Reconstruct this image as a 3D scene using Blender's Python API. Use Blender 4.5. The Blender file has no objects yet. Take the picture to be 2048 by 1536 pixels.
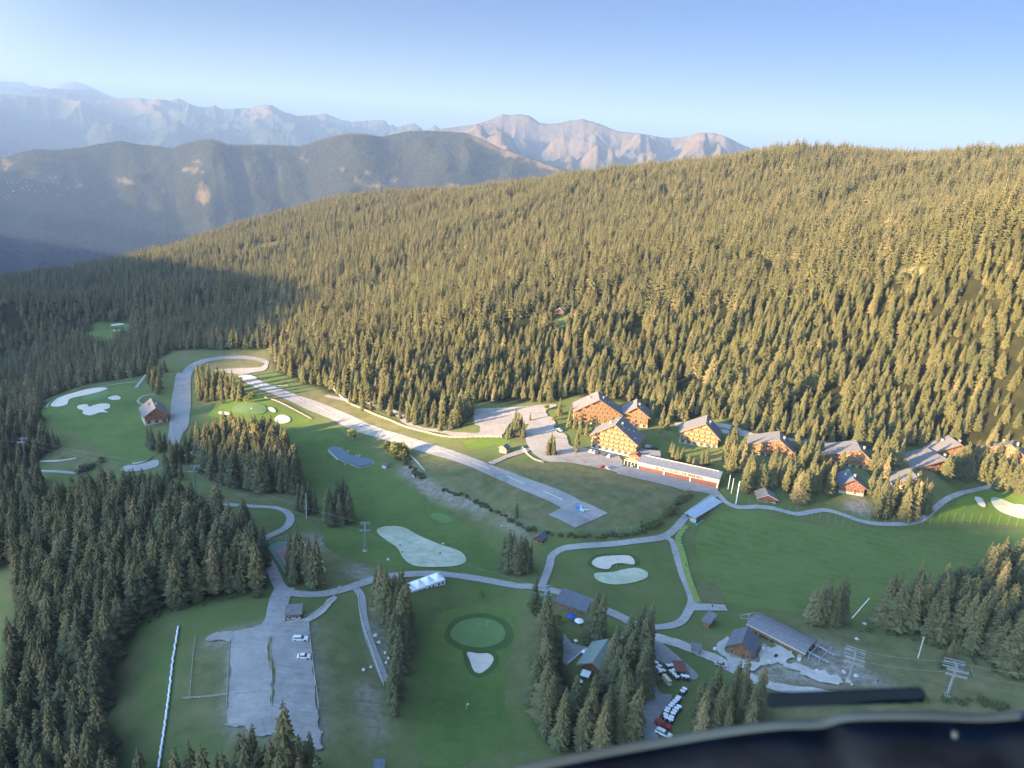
import bpy, math, random
import numpy as np
from mathutils import Vector, Matrix, geometry
R = math.radians
SC = bpy.context.scene
COL = SC.collection
random.seed(7); rng = np.random.default_rng(7)

# ---------------------------------------------------------------- camera
FPX = 1500.0                     # focal length in photo pixels (2048 wide)
PITCH, ROLL, CAMZ = R(18.62), R(4.0), 180.0
Fw = np.array([0, math.cos(PITCH), -math.sin(PITCH)])
U0 = np.array([0, math.sin(PITCH), math.cos(PITCH)]); R0 = np.array([1.0, 0, 0])
Rt = math.cos(ROLL)*R0 + math.sin(ROLL)*U0
Up = -math.sin(ROLL)*R0 + math.cos(ROLL)*U0
CAM = np.array([0, 0, CAMZ])
cd = bpy.data.cameras.new('camera'); cam = bpy.data.objects.new('camera', cd); COL.objects.link(cam)
cam.matrix_world = Matrix(((Rt[0], Up[0], -Fw[0], 0), (Rt[1], Up[1], -Fw[1], 0), (Rt[2], Up[2], -Fw[2], CAMZ), (0, 0, 0, 1)))
cd.sensor_width = 36; cd.lens = FPX/2048*36; cd.clip_start = 0.1; cd.clip_end = 200000
cd.dof.use_dof = True; cd.dof.focus_distance = 400; cd.dof.aperture_fstop = 4.5
SC.camera = cam

# ---------------------------------------------------------------- light
SUN_EL = R(11.0); LX, LY = 0.88, 0.475            # the light travels towards +x +y
ln = math.hypot(LX, LY); LX /= ln; LY /= ln
w = bpy.data.worlds.new('World'); SC.world = w; w.use_nodes = True
nt = w.node_tree; bg = nt.nodes['Background']; sky = nt.nodes.new('ShaderNodeTexSky')
sky.sky_type = 'NISHITA'; sky.sun_disc = False; sky.sun_elevation = SUN_EL
sky.sun_rotation = math.atan2(-LX, -LY); sky.altitude = 1500
sky.air_density = 1.0; sky.dust_density = 0.25; sky.ozone_density = 1.6
# evening sky: shade fill added overhead and on the sun's side, deeper blue opposite
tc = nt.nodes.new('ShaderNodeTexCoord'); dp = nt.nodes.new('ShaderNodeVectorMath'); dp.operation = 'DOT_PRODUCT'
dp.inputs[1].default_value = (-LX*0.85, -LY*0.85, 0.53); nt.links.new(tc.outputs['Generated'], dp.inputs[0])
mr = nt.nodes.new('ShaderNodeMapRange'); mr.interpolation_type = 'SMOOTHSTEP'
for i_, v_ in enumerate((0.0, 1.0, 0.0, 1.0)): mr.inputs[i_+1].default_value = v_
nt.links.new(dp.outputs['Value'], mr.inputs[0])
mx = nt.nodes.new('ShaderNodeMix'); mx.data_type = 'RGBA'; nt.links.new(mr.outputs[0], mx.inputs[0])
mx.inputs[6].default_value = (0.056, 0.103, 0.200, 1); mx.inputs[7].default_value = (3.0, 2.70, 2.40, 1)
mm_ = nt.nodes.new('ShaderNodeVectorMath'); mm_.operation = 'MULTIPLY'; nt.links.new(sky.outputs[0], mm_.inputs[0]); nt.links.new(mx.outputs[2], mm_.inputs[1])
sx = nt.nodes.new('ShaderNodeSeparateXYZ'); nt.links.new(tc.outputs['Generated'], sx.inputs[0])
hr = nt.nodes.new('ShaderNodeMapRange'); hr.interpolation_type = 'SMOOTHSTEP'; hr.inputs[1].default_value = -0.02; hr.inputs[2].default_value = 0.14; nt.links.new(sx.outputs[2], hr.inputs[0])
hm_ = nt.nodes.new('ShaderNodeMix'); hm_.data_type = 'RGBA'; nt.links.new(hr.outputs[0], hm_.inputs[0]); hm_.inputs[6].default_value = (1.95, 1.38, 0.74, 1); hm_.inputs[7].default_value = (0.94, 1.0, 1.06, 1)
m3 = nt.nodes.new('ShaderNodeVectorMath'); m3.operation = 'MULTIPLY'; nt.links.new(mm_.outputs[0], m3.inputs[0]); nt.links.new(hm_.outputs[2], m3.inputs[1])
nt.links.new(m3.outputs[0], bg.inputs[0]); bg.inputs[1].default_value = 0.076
sl = bpy.data.lights.new('sun', 'SUN'); sun = bpy.data.objects.new('sun', sl); COL.objects.link(sun)
sl.energy = 5.0; sl.angle = R(0.5); sl.color = (1.0, 0.67, 0.31)
sd = Vector((LX*math.cos(SUN_EL), LY*math.cos(SUN_EL), -math.sin(SUN_EL)))
sun.rotation_euler = sd.to_track_quat('-Z', 'Y').to_euler(); sun.location = (-300, -200, 400)
vs = SC.view_settings; vs.view_transform = 'Standard'; vs.look = 'None'; vs.gamma = 1; vs.exposure = 3.1
cd.dof.use_dof = True
SC.cycles.use_denoising = True
SC.cycles.max_bounces = 5; SC.cycles.diffuse_bounces = 2; SC.cycles.glossy_bounces = 2
SC.cycles.transparent_max_bounces = 4; SC.cycles.volume_bounces = 0; SC.cycles.transmission_bounces = 2

# ---------------------------------------------------------------- projection helpers
def ray(px, py):
    px = np.asarray(px, float); py = np.asarray(py, float)
    d = Fw[None]*1.0 + ((px-1024)/FPX)[:, None]*Rt[None] - ((py-768)/FPX)[:, None]*Up[None]
    return d/np.linalg.norm(d, axis=1)[:, None]
def proj(P):
    v = np.asarray(P, float) - CAM
    z = v@Fw
    zz = np.where(z > 1, z, 1)
    return 1024+FPX*(v@Rt)/zz, 768-FPX*(v@Up)/zz, z
ZV = {1:(0,620,3.2),2:(400,680,4.096),3:(1120,760,5.12),4:(1480,800,3.606),5:(480,960,3.657),6:(880,940,3.413),
      7:(1040,1150,4.6545),8:(1400,1180,3.1605),9:(0,1100,3.2),10:(360,1150,4.096),11:(0,860,4.267),12:(1270,890,9.724),
      13:(900,750,6.0235),14:(700,780,5.12),15:(1300,1280,7.678),16:(1440,1210,6.827),17:(500,130,3.938),18:(0,130,3.938),0:(0,0,1)}
def Q(v, *pts):
    x0, y0, s = ZV[v]
    return [(x0+a/s, y0+b/s) for a, b in pts]
def inpoly(x, y, poly):
    x = np.asarray(x); y = np.asarray(y); c = np.zeros(x.shape, bool); n = len(poly)
    for i in range(n):
        x1, y1 = poly[i]; x2, y2 = poly[(i+1) % n]
        if y1 == y2: continue
        c ^= ((y1 > y) != (y2 > y)) & (x < (x2-x1)*(y-y1)/(y2-y1)+x1)
    return c
def catmull(pts, closed=False, n=6):
    pts = [np.array(p, float) for p in pts]; N = len(pts); out = []
    rngi = range(N) if closed else range(N-1)
    for i in rngi:
        if closed: p0, p1, p2, p3 = pts[i-1], pts[i], pts[(i+1) % N], pts[(i+2) % N]
        else: p0, p1, p2, p3 = pts[max(i-1, 0)], pts[i], pts[i+1], pts[min(i+2, N-1)]
        for k in range(n):
            t = k/n
            out.append(0.5*((2*p1)+(-p0+p2)*t+(2*p0-5*p1+4*p2-p3)*t*t+(-p0+3*p1-3*p2+p3)*t**3))
    if not closed: out.append(pts[-1])
    return [tuple(o) for o in out]

# ---------------------------------------------------------------- noise
def _hash(ix, iy, seed):
    h = (ix.astype(np.int64)*374761393 + iy.astype(np.int64)*668265263 + seed*974711) & 0xffffffff
    h = ((h ^ (h >> 13))*1274126177) & 0xffffffff
    return ((h ^ (h >> 16)) & 0xffff)/65535.0
def vnoise(x, y, seed=0):
    x = np.asarray(x, float); y = np.asarray(y, float)
    ix = np.floor(x); iy = np.floor(y); fx = x-ix; fy = y-iy
    u = fx*fx*fx*(fx*(fx*6-15)+10); v = fy*fy*fy*(fy*(fy*6-15)+10)
    a = _hash(ix, iy, seed); b = _hash(ix+1, iy, seed); c = _hash(ix, iy+1, seed); d = _hash(ix+1, iy+1, seed)
    return (a*(1-u)+b*u)*(1-v)+(c*(1-u)+d*u)*v
def fbm(x, y, o=4, seed=0, g=0.5):
    s = 0; a = 1; t = 0
    for i in range(o):
        s = s+a*(vnoise(x*2**i, y*2**i, seed+i*7)*2-1); t += a; a *= g
    return s/t
def ridged(x, y, o=4, seed=0, g=0.5):
    s = 0; a = 1; t = 0
    for i in range(o):
        s = s+a*(1-np.abs(vnoise(x*2**i, y*2**i, seed+i*7)*2-1)*2); t += a; a *= g
    return s/t

# ---------------------------------------------------------------- materials
MATS = {}
def mat(name, col, rough=0.85, metal=0.0, var=0.12, scale=0.5, bump=0.0, spec=0.3, emit=None):
    m = bpy.data.materials.new(name); m.use_nodes = True; n = m.node_tree.nodes; l = m.node_tree.links
    b = n['Principled BSDF']; b.inputs['Roughness'].default_value = rough; b.inputs['Metallic'].default_value = metal
    b.inputs['Specular IOR Level'].default_value = spec
    geo = n.new('ShaderNodeNewGeometry')
    nz = n.new('ShaderNodeTexNoise'); nz.inputs['Scale'].default_value = scale; nz.inputs['Detail'].default_value = 4
    l.new(geo.outputs['Position'], nz.inputs['Vector'])
    rp = n.new('ShaderNodeValToRGB'); c = Vector(col)
    rp.color_ramp.elements[0].position = 0.3; rp.color_ramp.elements[1].position = 0.7
    rp.color_ramp.elements[0].color = (*(c*(1-var)), 1); rp.color_ramp.elements[1].color = (*(c*(1+var)), 1)
    l.new(nz.outputs['Fac'], rp.inputs['Fac']); l.new(rp.outputs['Color'], b.inputs['Base Color'])
    if bump:
        bp = n.new('ShaderNodeBump'); bp.inputs['Strength'].default_value = 0.6; bp.inputs['Distance'].default_value = bump
        l.new(nz.outputs['Fac'], bp.inputs['Height']); l.new(bp.outputs['Normal'], b.inputs['Normal'])
    MATS[name] = m
    return m

# ---------------------------------------------------------------- mesh builder
class MB:
    def __init__(s): s.v = []; s.f = []; s.m = []
    def add(s, vs, fs, mi=0):
        o = len(s.v); s.v += [tuple(v) for v in vs]; s.f += [tuple(i+o for i in f) for f in fs]; s.m += [mi]*len(fs); return s
    def box(s, c, d, mi=0, rz=0, ry=0, rx=0):
        M = Matrix.Translation(c) @ Matrix.Rotation(rz, 4, 'Z') @ Matrix.Rotation(ry, 4, 'Y') @ Matrix.Rotation(rx, 4, 'X')
        vs = [M @ Vector((x*d[0]/2, y*d[1]/2, z*d[2]/2)) for x in (-1, 1) for y in (-1, 1) for z in (-1, 1)]
        return s.add(vs, [(0, 1, 3, 2), (4, 6, 7, 5), (0, 4, 5, 1), (2, 3, 7, 6), (0, 2, 6, 4), (1, 5, 7, 3)], mi)
    def tube(s, pts, r, n=6, mi=0, r2=None, cap=True):
        pts = [Vector(p) for p in pts]; rings = []; k = len(pts)
        for i, p in enumerate(pts):
            d = (pts[min(i+1, k-1)]-pts[max(i-1, 0)]).normalized()
            a = d.orthogonal().normalized() if abs(d.z) > .95 else d.cross(Vector((0, 0, 1))).normalized()
            b = d.cross(a)
            rr = r if r2 is None else r+(r2-r)*i/(k-1)
            rings.append([p+a*rr*math.cos(2*math.pi*j/n)+b*rr*math.sin(2*math.pi*j/n) for j in range(n)])
        vs = [v for g in rings for v in g]
        fs = [(i*n+j, i*n+(j+1) % n, (i+1)*n+(j+1) % n, (i+1)*n+j) for i in range(k-1) for j in range(n)]
        if cap: fs += [tuple(range(n))[::-1], tuple((k-1)*n+j for j in range(n))]
        return s.add(vs, fs, mi)
    def prism(s, prof, y0, y1, mi=0, axis='y'):
        n = len(prof)
        if axis == 'y': vs = [(a, y0, b) for a, b in prof]+[(a, y1, b) for a, b in prof]
        elif axis == 'x': vs = [(y0, a, b) for a, b in prof]+[(y1, a, b) for a, b in prof]
        else: vs = [(a, b, y0) for a, b in prof]+[(a, b, y1) for a, b in prof]
        fs = [tuple(range(n)), tuple(range(2*n-1, n-1, -1))]+[(i, i+n, (i+1) % n+n, (i+1) % n) for i in range(n)]
        return s.add(vs, fs, mi)
    def mesh(s, name, mats, smooth=False):
        me = bpy.data.meshes.new(name); me.from_pydata(s.v, [], s.f)
        for m in (mats if isinstance(mats, (list, tuple)) else [mats]): me.materials.append(MATS[m] if isinstance(m, str) else m)
        me.polygons.foreach_set('material_index', s.m)
        if smooth: me.polygons.foreach_set('use_smooth', [True]*len(s.f))
        me.update(); return me
    def build(s, name, mats, parent=None, smooth=False):
        return link(name, s.mesh(name, mats, smooth), parent)
def link(name, data, parent=None, loc=None, rz=None):
    o = bpy.data.objects.new(name, data); COL.objects.link(o)
    if parent: o.parent = parent
    if loc is not None: o.location = loc
    if rz is not None: o.rotation_euler = (0, 0, rz)
    return o
def tag(o, label=None, cat=None, group=None, kind=None):
    if label: o['label'] = label
    if cat: o['category'] = cat
    if group: o['group'] = group
    if kind: o['kind'] = kind
    return o
def thing(name, label, cat, loc=(0, 0, 0), rz=0, group=None):
    o = link(name, None, None, loc, rz); o.empty_display_size = 1
    return tag(o, label, cat, group)
def dup(root, loc, rz=0, label=None, group=None, sc=None):
    r = root.copy(); COL.objects.link(r); r.location = loc; r.rotation_euler = (0, 0, rz)
    if sc: r.scale = sc
    if label: r['label'] = label
    if group: r['group'] = group
    for ch in root.children:
        c = ch.copy(); COL.objects.link(c); c.parent = r
        for g in ch.children:
            d = g.copy(); COL.objects.link(d); d.parent = c
    return r

ORD = 'first second third fourth fifth sixth seventh eighth ninth tenth eleventh twelfth thirteenth fourteenth fifteenth sixteenth seventeenth eighteenth nineteenth twentieth'.split()
def ordn(k):
    return ORD[k] if k < 20 else ['twenty', 'thirty', 'forty'][(k+1)//10-2]+('-'+ORD[(k+1) % 10-1] if (k+1) % 10 else 'th').replace('yth', 'ieth')
# ---------------------------------------------------------------- terrain height field
CZ = [(550,1300,4),(450,1480,3),(700,1480,3),(900,1480,0),(1100,1450,-1),(1300,1450,0),(1500,1480,4),(1700,1400,4),(1900,1400,6),(2048,1470,10),
 (2048,1250,8),(340,1400,1),(230,1350,-7),(100,1300,-18),(0,1250,-26),(0,1450,-22),(120,1500,-14),(-150,1300,-40),(350,1260,0),(300,1215,-2),(540,1200,3),
 (440,1190,2),(540,1080,-3),(500,1010,-7),(610,1030,-8),(730,1100,-6),(850,1100,-6),(850,1170,-2),(1090,1180,-3),(950,1230,-8),(960,1330,-8),(900,1400,-6),
 (1240,1130,-7),(1340,1070,-6),(1100,1105,-7),(1380,1200,-4),(1280,1260,-1),(1560,1270,1),(1450,1320,0),(1600,1150,-7),(1800,1150,-7),
 (2000,1100,-6),(1600,1060,-6),(1900,1045,-5),(1700,1230,-2),(1150,1056,0),(1215,1027,0),(1100,1030,0),(1123,1017,0),(1000,960,-3),(900,910,-6),
 (800,870,-10),(700,825,-14),(600,790,-18),(500,757,-22),(880,1005,-10),(980,1050,-9),(1060,1088,-8),(900,978,-5),(1000,1033,-2),(1070,1058,-1),
 (1200,1062,-1),(1300,1045,-1),(1350,1015,-1),(1200,1086,-7),(1380,1040,-4),(1420,1000,-1),(825,920,-11),(700,920,-17),(760,940,-16),
 (650,960,-15),(600,880,-19),(690,860,-17),(490,818,-17),(560,848,-19),(430,852,-22),(470,900,-20),(450,790,-25),(370,820,-27),(315,850,-27),(200,830,-33),
 (130,810,-36),(200,900,-32),(280,930,-28),(110,900,-38),(60,960,-38),(0,950,-46),(0,850,-62),(60,780,-65),(150,770,-50),(280,760,-36),(345,730,-33),
 (440,715,-28),(530,720,-24),(200,670,-72),(250,650,-72),(160,690,-74),(0,700,-98),(1226,905,0),(1190,850,2),(1270,845,3),(1000,830,-2),
 (1050,870,-1),(950,810,-4),(1400,890,1),(1360,960,0),(1440,980,-1),(1550,915,3),(1690,935,3),(1850,945,4),(2048,930,7),(1700,995,-1),
 (1530,1000,-1),(1850,1010,-2),(2048,1000,0),(1000,790,0),(1150,780,6),(1350,800,10),(1500,830,12),(1700,860,12),(1900,880,12),(700,770,-14),
 (620,740,-17),(800,800,-8),(350,1150,-3),(200,1100,-12),(300,1000,-18),(400,960,-20)]
CD = [(1000,600,700),(1250,600,680),(1500,600,650),(1750,600,620),(2000,600,590),(2250,600,560),(1000,450,1150),(1250,450,1020),(1500,420,1000),
 (2000,420,880),(2250,420,850),(1250,380,1300),(1500,350,1250),(1800,350,1180),(2048,350,1100),(1000,376,1650),(870,390,1750),(1130,358,1600),(1280,340,1550),
 (1400,324,1500),(1500,312,1450),(1560,303,1400),(1620,301,1400),(1700,312,1400),(1770,320,1380),(1850,325,1350),(1950,310,1330),(2048,308,1330),(2300,320,1300),(800,600,820),(800,480,1200),
 (600,600,980),(600,500,1400),(450,560,1200),(300,600,1050),(300,545,1350),(400,490,1700),(270,515,1750),(0,568,1550),(0,650,1050),(100,600,1200),
 (130,550,1650),(450,466,1900),(550,440,1950),(700,400,1950),(-300,620,1300),(-300,800,900)]
CW = [(-2600,3400,-1100),(-1300,2900,-800),(-400,2900,-500),(300,2700,-350),(1000,2300,-150),(1700,2100,0),(-2500,1500,-900),(-1600,700,-420),
 (-1300,0,-300),(-700,-100,-120),(0,0,10),(700,0,30),(1500,500,150),(1700,1300,240),(2400,1500,300),(2400,0,250),(0,-600,30),(-1500,-600,-250),(1500,-600,100)]
P = []
a = np.array(CZ, float); d = ray(a[:, 0], a[:, 1]); s = (a[:, 2]-CAMZ)/d[:, 2]; P.append(CAM+d*s[:, None])
a = np.array(CD, float); d = ray(a[:, 0], a[:, 1]); P.append(CAM+d*a[:, 2:3])
P.append(np.array(CW, float))
P = np.vstack(P)
def tps(P, lam=0.0004):
    X = P[:, :2]/300.0; n = len(X)
    r2 = ((X[:, None]-X[None])**2).sum(-1); K = 0.5*r2*np.log(r2+1e-12)
    A = np.zeros((n+3, n+3)); A[:n, :n] = K+lam*np.eye(n)*n/50; A[:n, n] = 1; A[:n, n+1:] = X; A[n, :n] = 1; A[n+1:, :n] = X.T
    c = np.linalg.solve(A, np.r_[P[:, 2], 0, 0, 0])
    def f(x, y):
        x = np.ravel(x)/300.0; y = np.ravel(y)/300.0; out = np.empty(len(x))
        for i in range(0, len(x), 20000):
            xs = x[i:i+20000]; ys = y[i:i+20000]
            r2 = (xs[:, None]-X[None, :, 0])**2+(ys[:, None]-X[None, :, 1])**2
            out[i:i+20000] = (0.5*r2*np.log(r2+1e-12))@c[:n]+c[n]+c[n+1]*xs+c[n+2]*ys
        return out
    return f
def axis(a, b, c, d, fine, coarse):
    lo = [b]; st = fine
    while lo[-1] > a: st = min(st*1.12, coarse); lo.append(lo[-1]-st)
    hi = [c]; st = fine
    while hi[-1] < d: st = min(st*1.12, coarse); hi.append(hi[-1]+st)
    return np.array(lo[::-1]+list(np.arange(b+fine, c, fine))+hi)
GX = axis(-2600, -480, 460, 2400, 2.5, 22); GY = axis(-500, 190, 760, 3300, 2.5, 22)
XX, YY = np.meshgrid(GX, GY)                       # rows: y
ZZ = tps(P)(XX, YY).reshape(XX.shape)
far = np.clip((np.hypot(XX, YY)-620)/500, 0, 1)
ZZ = ZZ + fbm(XX/160, YY/160, 3, 3)*9*far + fbm(XX/18, YY/18, 3, 5)*(0.18+far*1.2)
edge = np.minimum.reduce([XX-GX[0], GX[-1]-XX, YY-GY[0]+400, GY[-1]-YY])
ZZ = ZZ - 900*np.clip(1-edge/300, 0, 1)**2
def hz(x, y):
    x = np.atleast_1d(np.asarray(x, float)); y = np.atleast_1d(np.asarray(y, float))
    i = np.clip(np.searchsorted(GX, x)-1, 0, len(GX)-2); j = np.clip(np.searchsorted(GY, y)-1, 0, len(GY)-2)
    u = np.clip((x-GX[i])/(GX[i+1]-GX[i]), 0, 1); v = np.clip((y-GY[j])/(GY[j+1]-GY[j]), 0, 1)
    return (ZZ[j, i]*(1-u)+ZZ[j, i+1]*u)*(1-v)+(ZZ[j+1, i]*(1-u)+ZZ[j+1, i+1]*u)*v
def G(pts):
    """photo pixels -> points on the ground"""
    a = np.array(pts, float).reshape(-1, 2); d = ray(a[:, 0], a[:, 1]); n = len(a)
    s = 150.0; lo = np.full(n, 150.0); hit = np.zeros(n, bool); hi = np.full(n, 3000.0)
    while s < 3500:
        s2 = s*1.006; p = CAM+d*s2; below = (p[:, 2] < hz(p[:, 0], p[:, 1])) & ~hit
        lo[below] = s; hi[below] = s2; hit |= below; s = s2
    for _ in range(14):
        m = (lo+hi)/2; p = CAM+d*m[:, None]; b = p[:, 2] < hz(p[:, 0], p[:, 1])
        hi = np.where(b, m, hi); lo = np.where(b, lo, m)
    return CAM+d*hi[:, None]
def g1(px, py): return Vector(G([(px, py)])[0])

def blur(a, n):
    for _ in range(n):
        b = a.copy(); b[1:-1, 1:-1] = (a[1:-1, 1:-1]*2+a[:-2, 1:-1]+a[2:, 1:-1]+a[1:-1, :-2]+a[1:-1, 2:])/6; a = b
    return a
def flatten(poly, grow=6.0):
    W = G(poly); lv = float(np.mean(W[:, 2])); c = W.mean(0)
    big = [tuple(c[:2]+(p[:2]-c[:2])*1.12) for p in W]
    sub = (XX > W[:, 0].min()-30) & (XX < W[:, 0].max()+30) & (YY > W[:, 1].min()-30) & (YY < W[:, 1].max()+30)
    mk = np.where(sub, inpoly(XX, YY, big), False).astype(float); mk = blur(mk, 4)
    ZZ[:] = ZZ*(1-mk)+lv*mk
flatten(Q(2,(1055,905),(1090,893),(1150,900),(1210,930),(1230,955),(1290,965),(1360,975),(1420,1000),(1400,1025),(1330,1045),(1280,1045),(1200,1010),(1120,975),(1070,930)))
# pixel position of every terrain vertex, for zones of the ground cover
PX, PY, _ = proj(np.stack([XX, YY, ZZ], -1).reshape(-1, 3)); PX = PX.reshape(XX.shape); PY = PY.reshape(XX.shape)
DIST = np.sqrt(XX**2+YY**2+(ZZ-CAMZ)**2)
def zone(polys, n=3, wob=4.0):
    m = np.zeros(XX.shape)
    wx = fbm(XX/14, YY/14, 3, 11)*wob; wy = fbm(XX/14, YY/14, 3, 12)*wob
    for p in polys: m = np.maximum(m, inpoly(PX+wx, PY+wy, p))
    return blur(m.astype(float), n)
FOREST = [[(-400,1000),(0,985),(95,905),(85,850),(85,800),(160,772),(290,752),(325,712),(345,700),(540,697),(550,742),(620,772),(700,802),(800,835),(900,858),
  (935,848),(938,806),(1100,803),(1150,790),(1290,815),(1350,846),(1440,838),(1500,866),(1600,884),(1780,900),(1860,892),(1950,900),(2400,925),(2500,200),(-600,200)]]
CLEAR = [Q(1,(600,75),(850,90),(845,120),(790,160),(690,232),(620,215),(540,185),(470,185),(600,130)),
  [(1085,655),(1100,638),(1160,622),(1165,634),(1120,662)],[(495,492),(560,480),(575,488),(530,503)],
  [(1785,552),(1805,535),(1850,530),(1862,545),(1835,562)],[(1890,430),(1945,410),(1960,418),(1900,440)],
  Q(11,(420,150),(600,120),(900,240),(1000,300),(720,380),(460,390),(440,280))]
W1 = [(110,1040),(170,1010),(330,1010),(420,1040),(490,1075),(524,1120),(534,1182),(440,1197),(330,1222),(265,1252),(237,1300),(205,1380),(215,1450),(235,1560),(230,1740),
  (-180,1760),(-150,1560),(0,1520),(22,1400),(45,1300),(38,1210),(75,1130)]
W2 = [(235,1560),(330,1570),(420,1580),(640,1565),(660,1600),(640,1720),(235,1730)]
G3 = [(392,905),(440,880),(545,885),(580,925),(602,985),(520,990),(440,968),(392,935)]
G9 = Q(7,(140,560),(250,520),(300,560),(400,830),(440,900),(560,1140),(700,1060),(760,900),(830,760),(1000,720),(1130,760),(1140,1000),(1120,1300),(1080,1600),(600,1750),(250,1560),(140,1300))
G10 = [(1385,1440),(1410,1400),(1440,1395),(1500,1400),(1530,1440),(1500,1500),(1390,1510)]
G12 = [(1720,1255),(1800,1262),(1900,1300),(2000,1345),(2100,1370),(2100,1150),(1980,1150),(1900,1210),(1800,1225),(1740,1235)]
G5W = [(-120,1010),(0,985),(90,960),(100,1000),(110,1060),(60,1120),(0,1140),(-120,1150)]
DRY = [[(800,905),(870,960),(980,1015),(1075,1065),(1060,1082),(960,1048),(850,995),(785,935)],[(400,1000),(470,985),(590,990),(600,1003),(450,1003)],Q(10,(60,520),(400,560),(390,1180),(60,1300),(-60,1300),(0,800)),Q(10,(1080,700),(1130,1150),(1200,1500),(1650,1500),(1600,1000),(1400,700),(1250,300),(1150,350)),Q(5,(600,430),(760,500),(900,640),(700,800),(640,700)),[(1775,560),(1800,530),(1850,525),(1870,545),(1840,575)],[(1885,440),(1910,415),(1950,405),(1960,425)],[(490,500),(560,478),(580,488),(530,508)],[(1700,890),(1800,900),(1900,960),(1740,980)],Q(0,(540,850),(620,775),(800,850),(900,905),(1000,925),(1180,930),(1390,985),(1340,1030),(1200,1070),(1080,1062),(960,1010),(850,930),(700,850),(560,790),(540,770)),
  [(1560,1240),(1700,1255),(1900,1310),(2100,1350),(2100,1560),(1500,1500),(1540,1400),(1640,1320),(1600,1290)],
  [(340,705),(540,700),(560,735),(420,745),(360,730)],Q(11,(400,170),(760,140),(860,240),(1080,300),(950,340),(700,360),(430,320)),
  [(210,1400),(280,1270),(300,1220),(290,1300),(255,1420),(245,1560),(200,1560)],Q(6,(480,1300),(560,1120),(640,920),(700,950),(640,1250),(600,1536),(480,1536)),
  [(735,1190),(760,1210),(790,1330),(795,1420),(760,1440),(735,1300)],[(1790,1000),(1850,1010),(1820,1035),(1740,1035)],[(2000,960),(2060,950),(2060,990),(2010,985)]]
BARE = [Q(10,(330,470),(640,400),(1060,380),(1090,560),(1135,1000),(1175,1400),(1080,1460),(560,1290),(375,1230),(385,900),(395,560)),[(1440,1290),(1500,1280),(1560,1330),(1700,1370),(1560,1370),(1460,1345)],[(808,925),(870,968),(975,1022),(965,1035),(850,985),(800,945)],[(1000,1030),(1060,1070),(1050,1078),(990,1040)],Q(16,(1150,480),(1300,420),(1560,560),(1750,680),(1900,720),(2048,900),(2300,1000),(2300,1100),(1700,1080),(900,1080),(500,880),(400,700),(560,560),(900,740),(1150,800)),
  Q(10,(1470,850),(1600,930),(1660,1200),(1680,1400),(1600,1420),(1540,1200),(1470,950)),Q(5,(470,400),(600,410),(640,480),(560,520),(480,460)),
  Q(5,(800,640),(900,640),(990,720),(900,740),(830,720)),Q(10,(200,530),(360,470),(470,470),(400,560),(220,590)),
  Q(5,(920,900),(960,900),(1060,1180),(1110,1300),(1100,1470),(1040,1400),(960,1150)),Q(4,(720,740),(900,700),(960,800),(900,840),(760,800))]
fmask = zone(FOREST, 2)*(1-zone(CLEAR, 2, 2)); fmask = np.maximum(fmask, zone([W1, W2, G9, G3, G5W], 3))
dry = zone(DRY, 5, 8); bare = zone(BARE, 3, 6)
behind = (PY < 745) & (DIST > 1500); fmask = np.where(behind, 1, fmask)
rough = np.clip(fbm(XX/30, YY/30, 4, 21)*1.6+0.35, 0, 1)
def strip_grid(name, X, Y, Z, m, attrs=None):
    ny, nx = X.shape; me = bpy.data.meshes.new(name)
    me.vertices.add(nx*ny); me.vertices.foreach_set('co', np.stack([X, Y, Z], -1).astype(np.float32).ravel())
    idx = np.arange(nx*ny).reshape(ny, nx)
    q = np.stack([idx[:-1, :-1], idx[:-1, 1:], idx[1:, 1:], idx[1:, :-1]], -1).reshape(-1, 4)
    me.loops.add(q.size); me.loops.foreach_set('vertex_index', q.ravel().astype(np.int32))
    me.polygons.add(len(q)); me.polygons.foreach_set('loop_start', np.arange(0, q.size, 4, dtype=np.int32)); me.polygons.foreach_set('loop_total', np.full(len(q), 4, np.int32))
    me.polygons.foreach_set('use_smooth', np.ones(len(q), bool))
    me.update(calc_edges=True); me.validate()
    for k, v in (attrs or {}).items():
        at = me.attributes.new(k, 'FLOAT', 'POINT'); at.data.foreach_set('value', v.astype(np.float32).ravel())
    me.materials.append(m); return link(name, me)

def node_mat(name):
    m = bpy.data.materials.new(name); m.use_nodes = True; MATS[name] = m
    return m, m.node_tree.nodes, m.node_tree.links, m.node_tree.nodes['Principled BSDF']
def mixc(n, l, fac, a, b):
    x = n.new('ShaderNodeMix'); x.data_type = 'RGBA'
    for s, v in ((x.inputs[0], fac), (x.inputs[6], a), (x.inputs[7], b)):
        if isinstance(v, (int, float)): s.default_value = v
        elif isinstance(v, tuple): s.default_value = (*v, 1)
        else: l.new(v, s)
    return x.outputs[2]
def noise(n, l, vec, scale, detail=5, rough=0.6, lo=0.35, hi=0.65):
    z = n.new('ShaderNodeTexNoise'); z.inputs['Scale'].default_value = scale; z.inputs['Detail'].default_value = detail; z.inputs['Roughness'].default_value = rough
    l.new(vec, z.inputs['Vector']); r = n.new('ShaderNodeMapRange'); r.inputs[1].default_value = lo; r.inputs[2].default_value = hi
    l.new(z.outputs['Fac'], r.inputs[0]); return r.outputs[0]
def attr(n, name):
    a = n.new('ShaderNodeAttribute'); a.attribute_name = name; return a.outputs['Fac']
def mth(n, l, op, a, b):
    x = n.new('ShaderNodeMath'); x.operation = op; x.use_clamp = op in ('ADD', 'MULTIPLY')
    for s, v in ((x.inputs[0], a), (x.inputs[1], b)):
        if isinstance(v, (int, float)): s.default_value = v
        else: l.new(v, s)
    return x.outputs[0]
m, n, l, b = node_mat('grass_ground')
pos = n.new('ShaderNodeNewGeometry').outputs['Position']
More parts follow.
